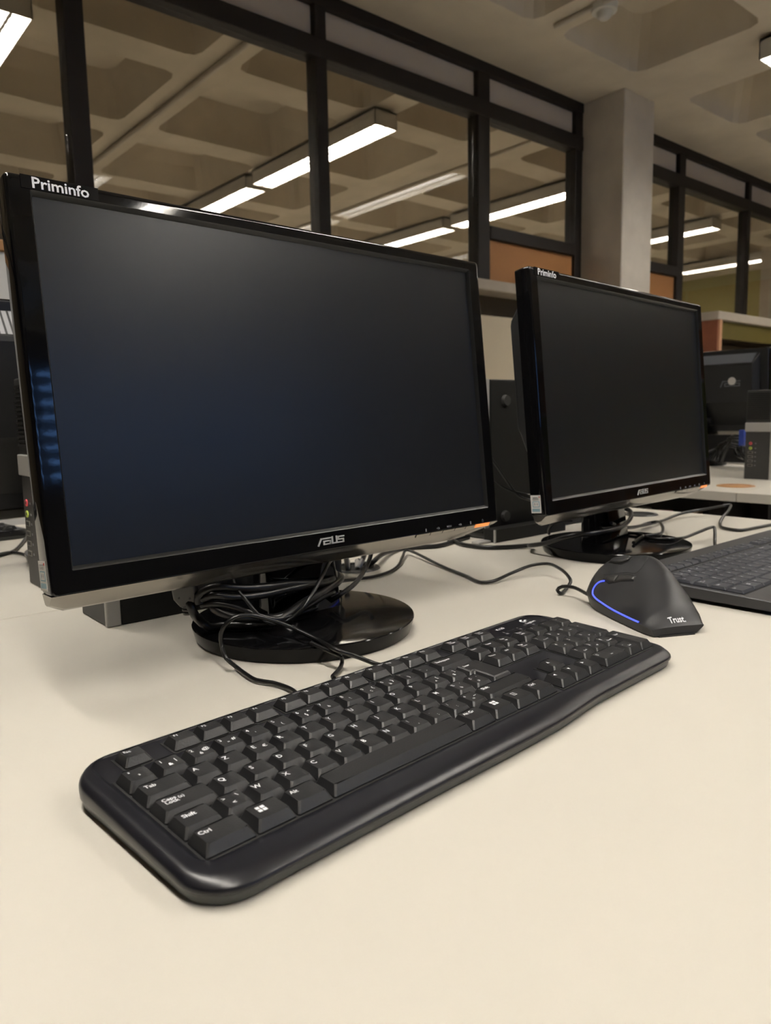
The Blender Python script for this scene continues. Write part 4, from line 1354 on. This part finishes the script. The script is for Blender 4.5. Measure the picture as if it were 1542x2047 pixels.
# ================================================================== CABLES
CABLES = {
  'keyboard_cable': (0.0019, [(0.2878, 0.4475, 0.006), (0.2961, 0.47, 0.003), (0.2931, 0.492, 0.003), (0.2868, 0.5056, 0.003), (0.2875, 0.5249, 0.003), (0.2896, 0.5456, 0.004), (0.2812, 0.545, 0.013), (0.2855, 0.56, 0.0193), (0.2837, 0.557, 0.0303), (0.2863, 0.554, 0.0383), (0.294, 0.552, 0.0436), (0.3037, 0.55, 0.0446), (0.3157, 0.548, 0.0412), (0.33, 0.546, 0.0348), (0.3464, 0.541, 0.0259), (0.3571, 0.522, 0.0176), (0.3511, 0.4823, 0.0185), (0.3704, 0.4784, 0.009), (0.3793, 0.4708, 0.004), (0.3813, 0.462, 0.004)]),
  'keyboard_cable_tail': (0.0019, [(0.3331, 0.4646, 0.004), (0.3368, 0.4714, 0.003), (0.3482, 0.4791, 0.003), (0.3589, 0.4883, 0.005), (0.3544, 0.4839, 0.013), (0.352, 0.4901, 0.0145), (0.3479, 0.5174, 0.0145)]),
  'dvi_cable': (0.0042, [(0.2808, 0.61, 0.0507), (0.2813, 0.605, 0.0432), (0.2927, 0.6187, 0.03), (0.3023, 0.6164, 0.02), (0.3138, 0.6123, 0.0155), (0.3274, 0.5984, 0.0155), (0.3387, 0.593, 0.0165), (0.3457, 0.576, 0.0246), (0.3644, 0.578, 0.0287), (0.3799, 0.58, 0.0342), (0.4066, 0.592, 0.0363), (0.4377, 0.61, 0.0373), (0.4627, 0.63, 0.0374), (0.4833, 0.66, 0.0339), (0.4757, 0.68, 0.032)]),
  'bundle_a': (0.0042, [(0.2862, 0.6, 0.0484), (0.286, 0.6, 0.0556), (0.2926, 0.595, 0.0611), (0.3022, 0.59, 0.0627), (0.323, 0.587, 0.0584), (0.3466, 0.587, 0.0556), (0.3731, 0.59, 0.0534), (0.4091, 0.595, 0.0479), (0.4365, 0.61, 0.0444), (0.4611, 0.64, 0.041), (0.475, 0.67, 0.0382)]),
  'bundle_b': (0.0036, [(0.2874, 0.6, 0.0513), (0.2942, 0.59, 0.0565), (0.3052, 0.586, 0.0538), (0.321, 0.584, 0.0512), (0.3451, 0.585, 0.0494), (0.3717, 0.588, 0.0491), (0.4004, 0.592, 0.0487), (0.4481, 0.62, 0.0443), (0.4742, 0.66, 0.0437)]),
  'bundle_c': (0.003, [(0.2877, 0.6, 0.0469), (0.2948, 0.592, 0.0484), (0.3037, 0.588, 0.0467), (0.3154, 0.583, 0.0419), (0.3284, 0.578, 0.0349), (0.347, 0.574, 0.0274), (0.363, 0.576, 0.0266), (0.3882, 0.585, 0.0295), (0.4155, 0.595, 0.0331), (0.444, 0.615, 0.0307), (0.4688, 0.65, 0.0294)]),
  'bundle_d': (0.0042, [(0.299, 0.6, 0.0503), (0.2977, 0.595, 0.0431), (0.3032, 0.59, 0.0384), (0.3133, 0.584, 0.034), (0.3294, 0.58, 0.0307), (0.3465, 0.577, 0.028), (0.365, 0.579, 0.0283), (0.3944, 0.588, 0.0346), (0.4234, 0.6, 0.0378), (0.4643, 0.63, 0.039), (0.4802, 0.66, 0.0357)]),
  'thin_a': (0.0019, [(0.3279, 0.615, 0.0686), (0.3213, 0.6, 0.0644), (0.3173, 0.585, 0.0571), (0.322, 0.578, 0.0471), (0.3262, 0.57, 0.0379), (0.3333, 0.567, 0.0291), (0.3426, 0.563, 0.0263)]),
  'thin_b': (0.0019, [(0.4488, 0.62, 0.0653), (0.4271, 0.6, 0.064), (0.4092, 0.585, 0.0574), (0.3851, 0.57, 0.0439), (0.3731, 0.568, 0.0333), (0.3641, 0.572, 0.0256), (0.3548, 0.575, 0.0224)]),
  'right_lead': (0.0026, [(0.532, 0.66, 0.0567), (0.5252, 0.655, 0.0492), (0.5041, 0.64, 0.0392), (0.4706, 0.615, 0.0336), (0.4427, 0.6011, 0.03), (0.4335, 0.6141, 0.02), (0.4083, 0.6075, 0.0155), (0.3846, 0.6063, 0.0145)]),
  'mouse_cable': (0.0021, [(0.4903, 0.6867, 0.02), (0.527, 0.7149, 0.012), (0.5739, 0.7381, 0.004), (0.6024, 0.7394, 0.003), (0.6327, 0.7483, 0.003), (0.6679, 0.7705, 0.003), (0.7086, 0.8074, 0.005), (0.7377, 0.8314, 0.008), (0.7334, 0.8099, 0.008), (0.7066, 0.7272, 0.004), (0.6859, 0.6579, 0.003), (0.6728, 0.6177, 0.003), (0.6847, 0.6122, 0.003), (0.7258, 0.6131, 0.008), (0.7567, 0.6065, 0.014), (0.7664, 0.5906, 0.017), (0.7557, 0.5647, 0.017), (0.7365, 0.5359, 0.014), (0.7242, 0.5231, 0.01), (0.7142, 0.5217, 0.004), (0.6948, 0.516, 0.003), (0.6946, 0.52, 0.006), (0.6925, 0.5114, 0.012), (0.6947, 0.4986, 0.013), (0.6838, 0.4736, 0.012), (0.6758, 0.4587, 0.012)]),
  'power_a': (0.0036, [(0.648, 0.8352, -0.005), (0.6414, 0.8014, 0.004), (0.6417, 0.7918, 0.01), (0.6757, 0.8183, 0.01), (0.7194, 0.85, 0.006), (0.7622, 0.8654, 0.004), (0.7856, 0.8524, 0.004), (0.8106, 0.8408, 0.004), (0.8513, 0.8492, 0.004), (0.8831, 0.8601, 0.004), (0.9096, 0.8651, 0.004)]),
  'power_b': (0.0034, [(0.8568, 0.8624, 0.006), (0.8599, 0.8539, 0.005), (0.8486, 0.8137, 0.004), (0.8571, 0.7731, 0.004), (0.8903, 0.7489, 0.004), (0.9079, 0.7311, 0.006), (0.8792, 0.7097, 0.012), (0.8708, 0.6763, 0.02), (0.8693, 0.625, 0.0378), (0.9007, 0.607, 0.0406), (0.9415, 0.605, 0.0404), (0.9945, 0.62, 0.0414), (1.0419, 0.64, 0.047), (1.067, 0.66, 0.0523), (1.055, 0.67, 0.0573)]),
  'tower_lead_a': (0.0022, [(0.885, 0.8, 0.1492), (0.8883, 0.79, 0.1354), (0.9057, 0.785, 0.1122), (0.9256, 0.78, 0.087), (0.9328, 0.775, 0.0782), (0.9426, 0.765, 0.0724), (0.9461, 0.75, 0.0704)]),
  'tower_lead_b': (0.0018, [(0.8891, 0.8, 0.114), (0.8925, 0.79, 0.1044), (0.9057, 0.785, 0.0939), (0.9256, 0.78, 0.0856), (0.9447, 0.765, 0.0801), (0.946, 0.75, 0.0796)]),
  'far_cable': (0.0028, [(0.9169, 0.61, 0.0426), (0.9846, 0.63, 0.0358), (1.1524, 0.6966, 0.012), (1.2761, 0.7222, 0.006), (1.3868, 0.7345, 0.01), (1.4352, 0.7105, 0.016), (1.4529, 0.6871, 0.022), (1.4721, 0.6851, 0.022), (1.4295, 0.6664, 0.018), (1.3587, 0.6461, 0.01), (1.3276, 0.6347, 0.004), (1.2925, 0.6111, 0.003), (1.2835, 0.5803, 0.003), (1.328, 0.5728, 0.003), (1.384, 0.5686, 0.003), (1.4564, 0.5651, 0.003)]),
  'kb2_cable': (0.0026, [(0.9858, 0.6445, 0.03), (1.038, 0.6552, 0.016), (1.0492, 0.6338, 0.0145), (1.0243, 0.5944, 0.0145), (1.0368, 0.5729, 0.0145), (1.0906, 0.5763, 0.014), (1.1319, 0.5745, 0.018), (1.1549, 0.5705, 0.022), (1.1715, 0.5703, 0.022), (1.1424, 0.5538, 0.018), (1.1, 0.5325, 0.008), (1.0496, 0.5042, 0.006), (0.9989, 0.4717, 0.008)]),
  'loop2': (0.0026, [(0.9562, 0.62, 0.0467), (1.1174, 0.6934, 0.014), (1.1592, 0.7007, 0.01), (1.2265, 0.7191, 0.008), (1.2293, 0.705, 0.012), (1.1807, 0.6656, 0.014), (1.1234, 0.6324, 0.013), (1.0618, 0.6069, 0.0145), (1.036, 0.6121, 0.0145), (0.9723, 0.5922, 0.0145)]),
  'left_loop2': (0.0024, [(0.9572, 0.734, 0.016), (0.9316, 0.7145, 0.03), (0.9092, 0.69, 0.0437), (0.9038, 0.67, 0.051), (0.9036, 0.65, 0.0537)]),
  'post_a': (0.0035, [(0.6337, 0.8417, -0.01), (0.6051, 0.8049, 0.001), (0.6, 0.8, 0.0178), (0.5921, 0.79, 0.0369), (0.5784, 0.77, 0.0543)]),
  'post_b': (0.0035, [(0.6462, 0.8357, -0.01), (0.6182, 0.797, 0.001), (0.6287, 0.8, 0.0138), (0.6192, 0.78, 0.0346), (0.605, 0.75, 0.0533)]),
  'rear_left': (0.0025, [(0.2624, 1.2792, 0.003), (0.2773, 1.282, 0.003), (0.3017, 1.3071, 0.003), (0.3269, 1.3623, 0.003), (0.3497, 1.4197, 0.004), (0.373, 1.476, 0.006)]),
  'rear_left2': (0.0025, [(0.2715, 1.288, 0.003), (0.2962, 1.2999, 0.003), (0.3056, 1.2776, 0.003), (0.3098, 1.2366, 0.003)]),
}
INFO = {
    'keyboard_cable': ('keyboard_cable', 'thin black cable looping over the front monitor base behind the front keyboard', 'cable_black'),
    'keyboard_cable_tail': ('keyboard_cable', 'short end of thin cable dropping from the front monitor base to the keyboard', 'cable_black'),
    'dvi_cable': ('video_cable', 'thick black video cable hanging from the plug and lying across the front monitor base', 'cable_black'),
    'bundle_a': ('monitor_cable', 'uppermost thick cable wound round the front monitor neck', 'cable_black'),
    'bundle_b': ('monitor_cable', 'second cable from the top wound round the front monitor neck', 'cable_black'),
    'bundle_c': ('monitor_cable', 'thinner sagging cable wound low round the front monitor neck', 'cable_black'),
    'bundle_d': ('monitor_cable', 'thick cable sagging lowest in the bundle round the front monitor neck', 'cable_black'),
    'thin_a': ('thin_lead', 'thin lead slanting down to the right in front of the front monitor neck', 'cable_black'),
    'thin_b': ('thin_lead', 'thin lead slanting down to the left from the right side of the front monitor neck', 'cable_black'),
    'right_lead': ('thin_lead', 'lead falling from behind the front monitor onto the right of its base', 'cable_black'),
    'mouse_cable': ('mouse_cable', 'thin black mouse cable zigzagging over the desk to the vertical mouse', 'cable_black'),
    'power_a': ('power_cable', 'thick black cable rising out of the grommet behind the front monitor', 'cable_black'),
    'power_b': ('power_cable', 'thick black cable running along the desk to the second monitor neck', 'cable_black'),
    'tower_lead_a': ('thin_lead', 'thicker of two leads hanging before the upside down tower', 'cable_black'),
    'tower_lead_b': ('thin_lead', 'thinner of two leads hanging before the upside down tower', 'cable_black'),
    'far_cable': ('desk_cable', 'cable standing in a sharp bend over the desk edge, right of the second monitor', 'cable_black'),
    'kb2_cable': ('keyboard_cable', 'cable bending down to the back of the slim right keyboard', 'cable_black'),
    'loop2': ('desk_cable', 'cable loop beside the second monitor neck on its base', 'cable_black'),
    'left_loop2': ('desk_cable', 'short cable arch at the left of the second monitor base', 'cable_black'),
    'post_a': ('grey_cable', 'left of two pale grey cables coming up through the desk grommet', 'cable_grey'),
    'post_b': ('grey_cable', 'right slanting one of two pale grey cables coming up through the desk grommet', 'cable_grey'),
    'rear_left': ('thin_lead', 'thin cable running to the keyboard at the left edge', 'cable_black'),
    'rear_left2': ('thin_lead', 'thin cable running behind the left tower on the far desk', 'cable_black'),
}
for key, (r, pts) in CABLES.items():
    nm, lab, m = INFO[key]
    fixed = []
    for x, y, z in pts:
        on_base = min(math.hypot(x - .402, y - .608), math.hypot(x - .982, y - .630)) < .112
        fixed.append((x, y, max(z, r + (.0160 if on_base else .0003))))
    pts = fixed
    o = MB().tube(pts, r, 10 if r > .003 else 8, step=.005).build(nm, m, smooth=60)
    tag(o, lab, 'cable', 'cables on the desks')
    if key == 'dvi_cable':
        video_cable = o

# video plug hanging below the front monitor
PL, PR = Vector((.281, .612, .046)), Matrix.Rotation(math.radians(-35), 4, 'Z') @ Matrix.Rotation(math.radians(-8), 4, 'Y')


def plug_part(mb, name, m, turn=True, **kw):
    mb.v = [tuple(PL + (PR @ Vector(p) if turn else Vector(p))) for p in mb.v]
    return mb.build(name, m, video_cable, **kw)


b = MB()
b.rings([[(x, y, z) for x, y in rrect(-w, w, -d, d, .0025, 3)] for z, w, d in ((.000, .0065, .005), (.004, .0085, .0065), (.008, .0105, .0075), (.024, .0105, .0075))])
plug = plug_part(b, 'plug', 'plug_grey', smooth=35)
plug['label'] = 'grey-black video plug'
cl = MB()
for k in range(3):
    cl.lathe([(.001, -.002 - k * .0032), (.0058 - k * .0004, -.002 - k * .0032), (.0058 - k * .0004, -.0002 - k * .0032), (.001, -.0002 - k * .0032)], 16)
plug_part(cl, 'strain_relief', 'plug_grey', turn=False, smooth=40)
for sx, sz in ((-.006, .021), (.006, .021), (-.005, .009), (.004, .007)):
    plug_part(MB().disc_y(-.0083, -.0070, sx, sz, .0009, 10), 'screw', 'port_dark')

# cable clutter under the monitor across the gap
random.seed(3)
for i in range(6):
    x = 2.66 + .02 * i
    y0 = 1.20 + .02 * i
    pts = []
    for k in range(9):
        a = k / 8 * math.pi * (1.1 + .15 * i)
        pts.append((x + .03 * math.sin(3 * a), y0 + .07 * math.cos(a) + .02 * random.random(), .02 + .10 * abs(math.sin(a)) * (1 - .1 * i)))
    o = MB().tube(pts, .005, 8, step=.012).build('cable_coil', 'cable_black', smooth=60)
    tag(o, 'tangled black cables under the monitor across the gap', 'cable', 'tangled cables across the gap')
bpg = MB().box(2.60, 2.625, 1.175, 1.19, .085, .14)
tag(bpg.build('blue_plug', 'blue_plug', bevel=.002), 'blue plug among the tangled cables across the gap', 'plug')
tag(MB().box(2.98, 3.20, 1.22, 1.80, 0.0, .155).build('dark_backing', 'matte_black', bevel=.004), 'added low black backing filling in the dark behind the tangled cables', 'box')  # backing added to darken the space below the far monitor
